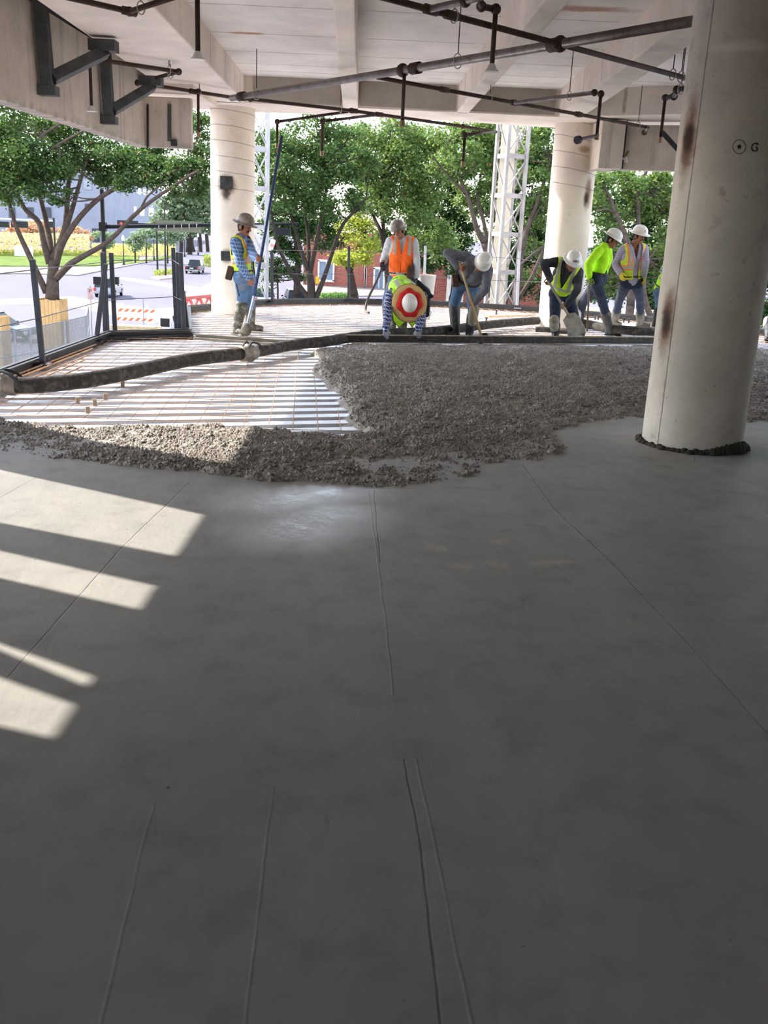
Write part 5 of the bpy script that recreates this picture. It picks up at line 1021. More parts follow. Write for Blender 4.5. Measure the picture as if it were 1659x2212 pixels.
def ik(S, T, L1, L2, hint, y0):
    """middle joint of a two-bone limb whose picture position is nearest the hint"""
    S = Vector(S); T = Vector(T); d = T - S; D = d.length
    if D > (L1 + L2) * .995: k = D / ((L1 + L2) * .995); L1 *= k; L2 *= k
    if D < abs(L1 - L2) + .02: L2 = L1
    a = (L1 * L1 - L2 * L2 + D * D) / (2 * D); h = math.sqrt(max(1e-6, L1 * L1 - a * a)); x, y, z = frame(d); c = S + z * a; best = None
    for k in range(180):
        t = 2 * math.pi * k / 180; p = c + (x * math.cos(t) + y * math.sin(t)) * h; q = prj(p); e_ = math.hypot(q[0] - hint[0], q[1] - hint[1]) + (hint[2] * (p.y - c.y) * 12 if len(hint) > 2 else 0)
        if best is None or e_ < best[0]: best = (e_, p)
    return best[1]
def hand_caps(wr, d, lat, n, curl, th, s=1.0, g=0.0):
    """palm, four unequal bent fingers and a thumb; d = wrist to knuckles, lat = towards the index side, n = palm side"""
    out = []; offs = (.030, .010, -.011, -.031); lens = (.072, .080, .074, .058)
    for o_, L in zip(offs, lens):
        kn = wr + d * (.088 - abs(o_ - .01) * .25) * s + lat * o_ * s; out.append((wr + d * .012 * s + lat * o_ * .7 * s, kn, (.0155 + g) * s, (.0125 + g) * s)); p = kn; dir_ = d
        for j, fr in enumerate((.45, .32, .23)):
            dir_ = (dir_ * math.cos(curl) + n * math.sin(curl)).normalized() if True else dir_
            n2 = (dir_.cross(lat)); n = n2 if n2.dot(n) > 0 else -n2
            q = p + dir_ * L * fr * s; out.append((p, q, (.0098 - .0009 * j + g) * s, (.0092 - .0009 * j + g) * s)); p = q
        n = th
    a = wr + d * .028 * s + lat * .024 * s; b = a + (d * .6 + lat * .75 + th * .45).normalized() * .042 * s; c = b + (d * .85 + lat * .15 + th * .6).normalized() * .034 * s; e_ = c + (d * .8 - lat * .25 + th * .6).normalized() * .026 * s
    return out + [(a, b, (.0155 + g) * s, (.0125 + g) * s), (b, c, (.012 + g) * s, (.0105 + g) * s), (c, e_, (.0105 + g) * s, (.009 + g) * s)]
SKIN = cloth('skin', lin((150, 100, 76)), rough=.55, var=.08); HAIRM = M('dark_hair', lin((26, 22, 20)), .7, 0, .2, 20); EYEM = M('eye_dark', lin((30, 22, 20)), .3); LIP = M('lip', lin((120, 72, 62)), .5)
DENIM = cloth('denim', lin((84, 112, 146)), dirt=lin((140, 142, 140)), var=.2); DENIMD = cloth('denim_dark', lin((40, 47, 64)), dirt=lin((58, 62, 70)), var=.2); DENIMM = cloth('denim_mid', lin((70, 92, 122)), dirt=lin((98, 104, 108)), var=.2)
BOOTM = M('muddy_boot', lin((92, 88, 78)), .8, 0, .25, 8, .004, 40, dirt=lin((176, 170, 156)), dirt_amt=.7); BOOTB = M('black_boot', lin((36, 36, 36)), .5, 0, .2, 8, dirt=lin((100, 96, 88)), dirt_amt=.5); BOOTG = M('grey_boot', lin((104, 100, 88)), .7, 0, .2, 8, dirt=lin((70, 66, 58)))
PADM = M('knee_pad', lin((150, 142, 124)), .75, 0, .2, 9, .004, 30, dirt=lin((110, 104, 92))); GLG = M('grey_glove', lin((150, 150, 160)), .85, 0, .15, 12, dirt=lin((90, 88, 86))); GLD = M('dark_glove', lin((52, 48, 56)), .85, 0, .2, 12); GLY = M('yellow_glove', lin((198, 176, 58)), .85, 0, .2, 12, dirt=lin((110, 96, 50))); GLN = M('green_glove', lin((122, 140, 66)), .85, 0, .2, 12, dirt=lin((80, 84, 56)))
LEATH = M('tool_leather', lin((74, 56, 44)), .7, 0, .25, 9); HATB = M('brown_hat', lin((112, 96, 86)), .45, 0, .2, 9, dirt=lin((168, 152, 136))); HATW = M('white_hat', lin((232, 228, 220)), .35, 0, .05, 6, dirt=lin((196, 184, 164)), dirt_amt=.4); HATG = M('grey_hat', lin((120, 108, 98)), .4, 0, .3, 10, dirt=lin((60, 52, 48)), dirt_amt=.7)
def person(lab, J, S=1.07, face=(0, -1, -.3), up=None, shirt=None, pants=DENIM, boots=BOOTM, boot_h=.40, hat=None, hat_mat=HATW, glove=(None, None), gripR=None, gripL=None, curl=(.35, .35), vest=None, sleeve=(.97, .97), pads=False, mustache=False, belt=True, open_shirt=False, shirt_hem=-.06, vest_hem=-.02, vest_open=(.05, .16), seed=1, hands=None, pouch=None):
    fR, fL = J['footR'], J['footL']; y = atz(fR[0], fR[1], -.055).y if 'y' not in J else J['y']
    def pt(k):
        u, v, *q = J[k]; return aty(u, v, y + (q[0] if q else 0))
    pel, neck, head, shR, shL, hpR, hpL = [pt(k) for k in ('pel', 'neck', 'head', 'shR', 'shL', 'hipR', 'hipL')]
    def foot(k):
        u, v, *q = J[k]; p = atz(u, v, -.055); return p + Vector((0, q[0] if q else 0, .085 * S))
    anR, anL = foot('footR'), foot('footL'); e = empty('person', (pel.x, pel.y, -.06), lab, 'person')
    knR, knL = ik(hpR, anR, .44 * S, .42 * S, J['kneeR'], y), ik(hpL, anL, .44 * S, .42 * S, J['kneeL'], y)
    Z = (neck - pel); Lt = Z.length; Z = Z.normalized(); X = (shL - shR); X = (X - Z * X.dot(Z)).normalized(); Y = X.cross(Z)      # Y = forwards
    arms = {}
    for sd_, sh_, ek, hk in (('R', shR, 'elbR', 'handR'), ('L', shL, 'elbL', 'handL')):
        g = J[hk]; w = g if isinstance(g, Vector) else aty(g[0], g[1], y + (g[2] if len(g) > 2 else 0)); el = ik(sh_, w, .30 * S, .265 * S, J[ek], y); arms[sd_] = (sh_, el, w)
    f = Vector(face).normalized(); u_ = Vector(up) if up else (head - neck); u_ = (u_ - f * u_.dot(f)).normalized(); sx = u_.cross(f); hm = Matrix((sx, f, u_)).transposed(); k = S
    # ---- body: one continuous skin surface
    def leg(h, kn, an, g=0): c_ = kn + (an - kn) * .28 - (kn - h).normalized() * 0; return [(h, kn, .088 * k + g, .058 * k + g), (kn, c_, .056 * k + g, .058 * k + g), (c_, an, .058 * k + g, .040 * k + g)]
    def torso(g=0, sw=1.0):
        c1 = pel + Z * (.10 * k); c2 = pel + Z * (Lt * .62); c3 = pel + Z * (Lt - .09 * k); wv = .075 * k
        T = [(hpR, hpL, .108 * k + g, .108 * k + g), (pel, c1, .125 * k + g, .118 * k + g)]
        for s_ in (-1, 1): T += [(c1 + X * s_ * .055 * k, c2 + X * s_ * wv + Y * .012, .10 * k + g, .112 * k + g), (c2 + X * s_ * wv + Y * .012, c3 + X * s_ * .075 * k, .112 * k + g, .09 * k + g)]
        T += [(shR + (shL - shR) * (.12 / max(.2, 1) * (2 - sw)), shL + (shR - shL) * (.12 * (2 - sw)), .062 * k + g, .062 * k + g), (neck + Z * .0, shR + (shL - shR) * .15, .058 * k + g, .052 * k + g), (neck, shL + (shR - shL) * .15, .058 * k + g, .052 * k + g)]
        return T
    def arm(a, g=0, fr=1.0): s_, el, w = a; m_ = el + (w - el) * .3; en = el + (w - el) * fr; return [(s_, el, .057 * k + g, .043 * k + g), (el, m_, .043 * k + g, .042 * k + g), (m_, en, .042 * k + g, (.042 - .013 * max(0, fr - .3) / .7) * k + g)]
    caps = leg(hpR, knR, anR) + leg(hpL, knL, anL) + torso(-.012) + arm(arms['R']) + arm(arms['L'])
    toes = {}
    for s_, an, kk in (('R', anR, 'toeR'), ('L', anL, 'toeL')):
        td = Vector((*J[kk], 0)).normalized(); toes[s_] = td; caps.append((an + Vector((0, 0, -.045)), an + td * .15 * k + Vector((0, 0, -.05)), .04, .032))
    ch = head - u_ * .075 * k + f * .02 * k
    caps += [(neck - Z * .02, head - u_ * .05 * k - f * .012, .06 * k, .056 * k), (head - u_ * .03 * k + f * .02, ch + f * .03 * k, .066 * k, .043 * k), (head + f * .082 * k + u_ * .018 * k, head + f * .106 * k - u_ * .022 * k, .010 * k, .015 * k), (head + sx * .035 * k + f * .078 * k + u_ * .03 * k, head - sx * .035 * k + f * .078 * k + u_ * .03 * k, .014 * k, .014 * k)]
    balls = [(head + u_ * .02 * k - f * .008, (.078 * k, .096 * k, .098 * k), hm)] + [(head + sx * s_ * .082 * k - f * .008 - u_ * .012, (.014 * k, .026 * k, .036 * k), hm) for s_ in (-1, 1)]
    hd = {}
    for i, (s_, gr) in enumerate((('R', gripR), ('L', gripL))):
        sh_, el, w = arms[s_]; fd_ = (w - el).normalized(); H_ = (hands or {}).get(s_)
        if H_: d = Vector(H_[0]).normalized(); lat = Vector(H_[1])
        elif gr is not None: lat = Vector(gr).normalized(); d = (fd_ - lat * fd_.dot(lat)).normalized(); d = (d * .8 + fd_ * .35).normalized()
        else: d = (fd_ * .85 + Vector((0, 0, -.3))).normalized(); lat = Y.copy()
        lat = (lat - d * lat.dot(d)).normalized(); n = d.cross(lat) if s_ == 'L' else lat.cross(d)
        if H_ and len(H_) > 2 and n.dot(Vector(H_[2])) < 0: n = -n
        hd[s_] = (w, d, lat, n); caps += hand_caps(w, d, lat, n.copy(), curl[i], n.copy(), k)
    fuse('body', caps, .0085, SKIN, e, 3, balls=balls)
    for s_ in (-1, 1):
        MB().ball(head + f * .083 * k + sx * s_ * .031 * k + u_ * .012 * k, (.013 * k, .008 * k, .007 * k), 8, hm).build('eye', EYEM, e, smooth=True)
    MB().tube(smooth_path([ch + f * .058 * k + u_ * .022 * k + sx * t * k - f * abs(t) * .5 for t in (-.024, -.01, .01, .024)], 2), .0055 * k, 6).build('mouth', LIP, e, smooth=True)
    if mustache: MB().tube(smooth_path([ch + f * .066 * k + u_ * .036 * k + sx * t * k - f * abs(t) * .5 - u_ * abs(t) * .5 for t in (-.034, -.014, 0, .014, .034)], 2), [.004] + [.009 * k] * 7 + [.004], 8).build('moustache', HAIRM, e, smooth=True)
    hr = [(head + u_ * .012 * k - f * .02 * k, (.088 * k, .088 * k, .092 * k), hm), (head - f * .045 * k - u_ * .045 * k, (.06 * k, .04 * k, .05 * k), hm)] + [(head + sx * s_ * .078 * k + f * .01 - u_ * .0, (.012 * k, .02 * k, .035 * k), hm) for s_ in (-1, 1)]
    fuse('hair', [], .011, HAIRM, e, 2, balls=hr)
    # ---- clothes
    tcv = (pel, X, Y, Z)
    bt = {s_: an + (kn - an).normalized() * min((boot_h - .11) * k, (kn - an).length * .92) for s_, kn, an in (('R', knR, anR), ('L', knL, anL))}
    legsc = [(a_, b_, .106 * k, .078 * k) for a_, b_ in ((hpR, knR), (hpL, knL))] + [(a_, b_, .078 * k, .070 * k) for a_, b_ in ((knR, bt['R']), (knL, bt['L']))] + [(hpR, hpL, .124 * k, .124 * k), (pel, pel + Z * .09 * k, .136 * k, .130 * k)]
    fuse('trousers', legsc, .0125, pants, e, 4, .007, 7, seed=seed)
    sc_ = [c for c in torso(.014)] + arm(arms['R'], .016, sleeve[0]) + arm(arms['L'], .016, sleeve[1]); sc_ = sc_[1:] if shirt_hem < -.05 else sc_[2:]
    fuse('shirt', sc_, .0125, shirt, e, 4, .008, 8, tc=tcv, cut=lambda q: np.maximum.reduce([np.minimum.reduce([shirt_hem - q[:, 2], .17 * k - np.abs(q[:, 0]), .16 - np.abs(q[:, 1])]), np.minimum(.058 * k - np.hypot(q[:, 0], q[:, 1]), q[:, 2] - Lt - .03), np.minimum((q[:, 2] - Lt * .62) * .28 - np.abs(q[:, 0]), q[:, 1] - .02) if open_shirt else np.full(len(q), -1.0)]), thick=.004, seed=seed + 2)
    if vest:
        hem, (o0, o1, o2) = vest_hem, (tuple(vest_open) + (.45,))[:3]; shx = abs((shL - pel).dot(X)); shz = (shL - pel).dot(Z); shz2 = (shR - pel).dot(Z)
        def cut(q):
            side = np.where(q[:, 0] > 0, shz, shz2); ar = .070 * k - np.hypot((np.abs(q[:, 0]) - (shx + .045)) / 1.0, (q[:, 2] - (side - .055)) / 2.0)
            nk = np.minimum(.085 * k - np.hypot(q[:, 0], q[:, 1]), q[:, 2] - Lt + .03)
            fr = np.minimum(q[:, 1], o0 + np.maximum(0, (q[:, 2] - Lt * o2)) * o1 - np.abs(q[:, 0]))
            return np.maximum.reduce([hem - q[:, 2], ar, nk, fr, np.abs(q[:, 0]) - shx - .012])
        fuse('vest', [c for c in torso(.034, 1.0)][1:], .0115, vest, e, 4, .006, 9, tc=tcv, cut=cut, thick=.005, seed=seed + 4)
    if belt: MB().tube([pel + Z * .075 * k + (X * math.cos(t) * .185 + Y * math.sin(t) * .138) * k for t in np.linspace(0, 2 * math.pi, 33)], .016, 6, False).build('belt', LEATH, e, smooth=True)
    if pouch:
        u, v, dy, lean = pouch; p = aty(u, v, y + dy); po = MB().bar(p + Vector((0, 0, .1)), p - Vector((lean * .05, 0, .10)), .08, .10); po = po.build('tool_pouch', LEATH, e, bevel=.015); MB().bar(p + Vector((0, 0, .1)), p + Vector((lean * .12, 0, -.34)), .022, .014).build('tool', PLATE, po); MB().bar(p + Vector((.03, 0, .16)), p + Vector((.03, 0, .02)), .035, .03).build('tool', STEEL, po)
    for s_, kn, an in (('R', knR, anR), ('L', knL, anL)):
        td = toes[s_]; top = an + (kn - an).normalized() * (boot_h - .09) * k; mid_ = an + (kn - an) * .12
        bo = fuse('boot', [(top, mid_, .088 * k, .070 * k), (mid_, an - Vector((0, 0, .02)), .068 * k, .060 * k), (an - td * .035 - Vector((0, 0, .04)), an + td * .16 * k - Vector((0, 0, .043)), .047 * k, .042 * k)], .012, boots, e, 3, .003, 15, seed=seed)
        MB().bar(an - td * .085 * k - Vector((0, 0, .082 * k)), an + td * .20 * k - Vector((0, 0, .082 * k)), .088 * k, .02, side=(-td.y, td.x, 0)).build('sole', boots, bo, bevel=.006)
        if pads:
            kd = (kn - (hpR if s_ == 'R' else hpL)).normalized(); ad = (an - kn).normalized(); fw_ = (kd - ad); fw_ = (fw_ - ad * fw_.dot(ad)); fw_ = fw_.normalized() if fw_.length > .05 else Y
            fuse('knee_pad', [(kn + fw_ * .035 - ad * .09 * k, kn + fw_ * .045 + ad * .14 * k, .078 * k, .070 * k)], .011, PADM, e, 3, .003, 14)
    for i, s_ in enumerate(('R', 'L')):
        if glove[i]:
            w, d, lat, n = hd[s_]; fa_ = (w - arms[s_][1]).normalized(); fuse('glove', hand_caps(w, d, lat, n.copy(), curl[i], n.copy(), k, .004) + [(w - fa_ * .05, w, .041 * k, .034 * k)], .0075, glove[i], e, 2)
    # ---- hat
    if hat:
        ht = hat.get('tilt', 0.0); hu = (u_ * math.cos(ht) + f * math.sin(ht)).normalized(); hf = sx.cross(hu); c = head + u_ * .052 * k + f * .0
        m4 = Matrix.Translation(c) @ Matrix((sx, hf, hu)).transposed().to_4x4(); br = hat.get('brim', .155)
        dome = [(br, -.012), (br + .006, -.006), (br, .002), (.122, .006), (.120, .03), (.112, .068), (.092, .102), (.06, .124), (.025, .133), (.0005, .134)]
        h_ = MB().lathe([(r * k, z * k) for r, z in dome], m4, 32, .93, 1.14).build('hard_hat', hat_mat, e, smooth=True); so_ = h_.modifiers.new('thickness', 'SOLIDIFY'); so_.thickness = .004
        rg = MB()
        for off in (-.03, 0, .03): rg.tube([m4 @ Vector((off * k, .125 * k * math.cos(t), .006 + .129 * k * (math.sin(t) ** .9) * (1 - abs(off) * 1.2))) for t in np.linspace(.35, math.pi - .35, 13)], .006 * k, 6)
        rg.build('ridge', hat_mat, h_, smooth=True)
        if hat.get('straw'):
            sb = MB().lathe([(.12 * k, .004), (.19 * k, .0), (.235 * k, -.012), (.245 * k, -.02)], m4, 40, 1.0, 1.06).build('straw_brim', M_straw(), h_, smooth=True); so_ = sb.modifiers.new('thickness', 'SOLIDIFY'); so_.thickness = .006
            MB().tube([m4 @ Vector((.246 * k * math.cos(t), .246 * 1.06 * k * math.sin(t), -.02)) for t in np.linspace(0, 2 * math.pi, 49)], .007, 6, False).build('brim_edge', M('brim_black', lin((34, 30, 30)), .8), sb, smooth=True)
            rb = MB(); nn_ = 40; vs = []
            for j in range(3):
                for q in range(nn_):
                    t = 2 * math.pi * q / nn_; r = (.112 + .028 * j + (.02 * (j / 2) * (abs(math.cos(2.0 * t + .4)) - .4) + .012 * math.sin(7 * t) * j / 2)) * k; vs.append(m4 @ Vector((r * math.cos(t), r * 1.1 * math.sin(t), (.05 - .017 * j + .006 * math.sin(5 * t)) * k)))
            rb.add(vs, [(j * nn_ + q, j * nn_ + (q + 1) % nn_, (j + 1) * nn_ + (q + 1) % nn_, (j + 1) * nn_ + q) for j in range(2) for q in range(nn_)]); rb = rb.build('bandana', M('red_cloth', lin((206, 44, 38)), .8, 0, .12, 14), h_, smooth=True); so_ = rb.modifiers.new('thickness', 'SOLIDIFY'); so_.thickness = .004
        if hat.get('mark'):
            txt, sz, mm, ang = hat['mark']; ca, sa = math.sin(ang), math.cos(ang)
            p = m4 @ Vector((ca * .112 * .93 * k, sa * .112 * 1.14 * k, .062 * k)); nz = ((m4.to_3x3() @ Vector((ca, sa, .42)))).normalized(); uy = (hu - nz * hu.dot(nz)).normalized(); ux = uy.cross(nz)
            text(txt, 'marking', h_, p + nz * .006, sz, mm, Matrix((ux, uy, nz)).transposed().to_4x4(), .002)
    return e, dict(pel=pel, neck=neck, hands=hd, X=X, Y=Y, Z=Z)
def M_straw():
    if 'straw' in _mats: return _mats['straw']
    m, nt, b = newmat('straw'); t = NT(nt); P = t.obj(); w = t.n('ShaderNodeTexWave'); nt.links.new(P, w.inputs[0]); w.inputs['Scale'].default_value = 28; w.inputs['Distortion'].default_value = 3
    t.val(b.inputs['Base Color'], t.mix(w.outputs['Fac'], lin((196, 152, 92)), lin((226, 188, 128)))); b.inputs['Roughness'].default_value = .8; _mats['straw'] = m; return m
def at_on(a, b, v):
    """point on the 3-D line a-b seen at picture row v"""
    lo, hi = 0.0, 1.0
    for _ in range(40):
        m_ = (lo + hi) / 2
        if (prj(a + (b - a) * m_)[1] > v) == (prj(a)[1] > prj(b)[1]): lo = m_
        else: hi = m_
    return a + (b - a) * (lo + hi) / 2
NEON = lin((190, 232, 48)); ORNG = lin((255, 106, 34)); GREYT = lin((168, 160, 148))
V_A = vestmat('vest_lime_orange', lin((196, 222, 60)), border=lin((246, 120, 60)), hz=((.21, .255),)); V_B = vestmat('vest_orange', ORNG, hz=((.05, .10),), vx=(.10, .15), zlow=.40); V_C = vestmat('vest_neon', lin((178, 236, 52)), hz=((.20, .24),)); V_E = vestmat('vest_neon_grey', NEON, hz=((.12, .17),)); V_G = vestmat('vest_lime_orange_grey', lin((190, 204, 62)), border=lin((250, 116, 60)), hz=((.22, .27),))
BLUEP = cloth('blue_plaid', lin((112, 140, 176)), plaid=(lin((66, 88, 124)), lin((170, 186, 206)), 19)); NAVYP = cloth('navy_plaid', lin((92, 102, 150)), plaid=(lin((22, 28, 64)), lin((222, 224, 234)), 19)); GREYS = cloth('grey_shirt', lin((104, 104, 112)), dirt=lin((120, 120, 126))); LGREY = cloth('light_grey_shirt', lin((186, 188, 190))); DARKS = cloth('charcoal_shirt', lin((56, 58, 64)), dirt=lin((92, 92, 96))); NEONS = cloth('neon_shirt', lin((178, 240, 34))); LAVS = cloth('lavender_shirt', lin((160, 148, 168)), plaid=(lin((146, 134, 156)), lin((180, 170, 190)), 26)); BLK = cloth('black_shirt', lin((30, 30, 34)))
# --- worker with the long pole
gA = at_on(mid, tp, 567); pd = (tp - mid).normalized()
person('worker in blue plaid shirt, lime vest and brown hard hat holding a tall blue pole', dict(pel=(528, 597, 0), neck=(520, 512, 0), head=(528, 490, -.02), shR=(508, 524, -.20), shL=(533, 521, .2), hipR=(522, 599, -.11), hipL=(534, 599, .11), elbR=(516, 563), handR=(536, 600, -.20), elbL=(548, 560), handL=gA + Vector((-.03, .05, .02)),
       footR=(511, 722), footL=(541, 714), kneeR=(522, 656), kneeL=(539, 654), toeR=(.5, -.55), toeL=(1, -.15)), face=(1, -.42, -.30), up=(-.05, .0, 1), shirt=BLUEP, pants=DENIM, boots=BOOTM, boot_h=.44, hat=dict(brim=.165), hat_mat=HATB, vest=V_A, vest_open=(.06, .22), vest_hem=.02, shirt_hem=-.14, gripL=tuple(pd), curl=(.3, 1.05), mustache=True, seed=3, pouch=(500, 590, -.12, 1.0))
# --- orange vest
hosep = [aty(824, 582, 16.4), aty(812, 610, 16.3), aty(795, 645, 16.2), aty(790, 664, 16.15), aty(790, 672, 16.1), aty(797, 676, 16.0)]
person('worker in an orange vest and grimy hard hat looking down behind the bent worker', dict(pel=(864, 600, 0), neck=(870, 517, -.02), head=(861, 499, -.10), shR=(842, 522, .0), shL=(894, 524, .0), hipR=(853, 604, 0), hipL=(877, 604, 0), elbR=(832, 554, -1), handR=(825, 573, -.18), elbL=(900, 562), handL=(900, 598, -.05),
       footR=(836, 706), footL=(904, 706), kneeR=(836, 648), kneeL=(898, 652), toeR=(-.2, -1), toeL=(.3, -1)), face=(-.32, -.9, -.50), up=(-.16, -.1, 1), shirt=LGREY, pants=DENIMM, boots=BOOTB, hat=dict(brim=.135, tilt=-.1), hat_mat=HATG, vest=V_B, vest_open=(.002, .22, .62), vest_hem=.0, shirt_hem=-.13, glove=(GLD, GLD), sleeve=(.1, .97), curl=(.9, .8), seed=7, pouch=(886, 590, -.16, .3))
# --- bent worker with straw brim
hc1 = at_on(SC0, SC1, 0) if False else None
def on_screed(u):
    a, b_ = prj(SC0)[0], prj(SC1)[0]; lo, hi = 0.0, 1.0
    for _ in range(40):
        m_ = (lo + hi) / 2
        if prj(SC0 + (SC1 - SC0) * m_)[0] < u: lo = m_
        else: hi = m_
    return SC0 + (SC1 - SC0) * lo
gR, gL = on_screed(833), on_screed(903); nrm = Vector((sd.y, -sd.x, 0))
eC, _ = person('bent-over worker with straw brim, red bandana and white hard hat holding the screed', dict(y=15.25, pel=(864, 617, .18), neck=(880, 640, -.42), head=(884, 655, -.60), shR=(844, 637, -.34), shL=(912, 641, -.36), hipR=(853, 620, .18), hipL=(876, 620, .18), elbR=(838, 674), handR=gR + Vector((0, -.005, .145)), elbL=(911, 682), handL=gL + Vector((0, -.005, .145)),
       footR=(846, 727, .0), footL=(868, 726, .0), kneeR=(842, 668), kneeL=(872, 668), toeR=(-.1, -1), toeL=(.2, -1)), face=(.08, -.10, -1), up=(.05, -1, .10), shirt=NAVYP, pants=DENIM, boots=BOOTM, boot_h=.42, hat=dict(brim=.13, straw=True), hat_mat=HATW, vest=V_C, vest_open=(.03, .1), vest_hem=.0, glove=(GLG, GLG), gripR=None, curl=(.55, .55), hands=dict(R=((0.02, -.25, -1), (1, 0, 0), (0, 1, 0)), L=((-.05, -.25, -1), (-1, 0, 0), (0, 1, 0))), seed=9)
for fl_ in ([(850, 655), (846, 672), (850, 694), (862, 708), (877, 694), (874, 676), (868, 660)], [(879, 690), (890, 708), (903, 690), (898, 676), (884, 674)]):
    q = [aty(u, v, 15.0 + .004 * (v - 655)) for u, v in fl_]; o = MB().slab(q, (0, .012, .004)).build('vest_flap', cloth('neon_cloth', lin((178, 226, 52)), dirt=lin((120, 150, 60))), eC, bevel=.004); MB().tube(q + [q[0]], .006, 6).build('hem', M('brim_black', lin((34, 30, 30)), .8), o)
# --- grey shirt shoveller
WOODH = M('shovel_handle', lin((186, 156, 108)), .6, 0, .15, 7); yD = 15.75
s0, s1 = aty(996, 578, yD - .42), aty(1041, 729, yD - .28); dS = (s1 - s0).normalized(); h0 = at_on(s0, s1, 583); h1 = at_on(s0, s1, 664)
e = empty('shovel', s1, 'long wooden-handled shovel held by the grey-shirted worker', 'shovel'); MB().tube([s0 - dS * .06, s1], [.018, .02], 10).build('handle', WOODH, e, smooth=True)
def blade(tip, d, n, parent, w=.22, L=.30, mat=None):
    x = d.cross(n).normalized(); prof = [(0, .2), (.12, .85), (.5, 1.0), (.85, .92), (1.0, .75)]; vs = []
    for (t, ww) in prof:
        for sx_ in (-1, -.5, 0, .5, 1): vs.append(tip + d * (t * L) + x * (sx_ * w / 2 * ww) + n * (.035 * sx_ * sx_ * ww - .01 * t))
    mb = MB().add(vs, [(i * 5 + j, i * 5 + j + 1, (i + 1) * 5 + j + 1, (i + 1) * 5 + j) for i in range(len(prof) - 1) for j in range(4)]); o = mb.build('blade', mat or STEELC, parent, smooth=True); s_ = o.modifiers.new('thickness', 'SOLIDIFY'); s_.thickness = .004; MB().tube([tip - d * .12, tip + d * .06], [.022, .016], 8).build('socket', mat or STEELC, parent, smooth=True)
blade(s1 - dS * .05, (dS + Vector((.1, -.3, 0))).normalized(), Vector((0, 1, .3)).normalized(), e, .2, .14, M('dark_blade', lin((58, 52, 44)), .6, .3))
person('stooping worker in a grey long-sleeved shirt and white hard hat working a shovel', dict(y=yD, pel=(1008, 606, .08), neck=(1032, 567, -.32), head=(1040, 569, -.52), shR=(1006, 555, -.22), shL=(1054, 582, -.26), hipR=(994, 611, .08), hipL=(1020, 611, .08), elbR=(970, 550), handR=h0 + Vector((-.06, .02, .03)), elbL=(1052, 618), handL=h1 + Vector((.04, .03, .075)),
       footR=(983, 729), footL=(1013, 731), kneeR=(982, 662), kneeL=(1022, 668), toeR=(-.75, -.6), toeL=(.0, -1)), face=(-.34, -.66, -.74), up=(.40, -.52, .62), shirt=GREYS, pants=DENIM, boots=BOOTB, boot_h=.44, hat=dict(brim=.135), hat_mat=HATW, gripR=tuple(-dS), gripL=tuple(-dS), curl=(1.0, 1.0), pads=True, shirt_hem=-.0, seed=11, pouch=(982, 606, -.08, -.6))
# --- white helmet shoveller with vest
yE = 16.35; s0, s1 = aty(1186, 611, yE - .35), aty(1243, 706, yE - .40); dS = (s1 - s0).normalized(); h0 = at_on(s0, s1, 614); h1 = at_on(s0, s1, 666)
e = empty('shovel', s1, 'shovel with a broad pale blade held by the crouching worker in the neon vest', 'shovel'); p2 = at_on(s0, s1, 681); MB().tube([s0 - dS * .05, p2], [.019, .021], 10).build('handle', M('grey_handle', lin((150, 142, 126)), .6, 0, .15, 7), e, smooth=True)
blade(p2 - dS * .02, dS, Vector((-.35, -1, .25)).normalized(), e, .27, .40, M('pale_blade', lin((170, 164, 150)), .55, .3, .2, 8))
person('crouching worker in charcoal shirt, neon vest and white hard hat lifting a shovel', dict(y=yE, pel=(1214, 627, .12), neck=(1228, 573, -.26), head=(1236, 567, -.40), shR=(1203, 566, -.16), shL=(1250, 587, -.22), hipR=(1202, 634, .12), hipL=(1227, 634, .12), elbR=(1176, 574), handR=h0 + Vector((.005, .03, .075)), elbL=(1248, 624), handL=h1 + Vector((.05, .03, .06)),
       footR=(1199, 731), footL=(1233, 730), kneeR=(1197, 676, 1), kneeL=(1236, 676, 1), toeR=(-.2, -1), toeL=(.15, -1)), face=(.02, -.86, -.58), up=(.18, -.48, .84), shirt=DARKS, pants=DENIMD, boots=BOOTB, boot_h=.36, hat=dict(brim=.16, mark=('GRG', .05, M('mark_dark', lin((70, 52, 50)), .8), .0)), hat_mat=HATW, vest=V_E, vest_open=(.0, .24, .28), vest_hem=.02, gripR=tuple(-dS), gripL=tuple(-dS), curl=(1.0, 1.0), pads=True, seed=13, belt=False)
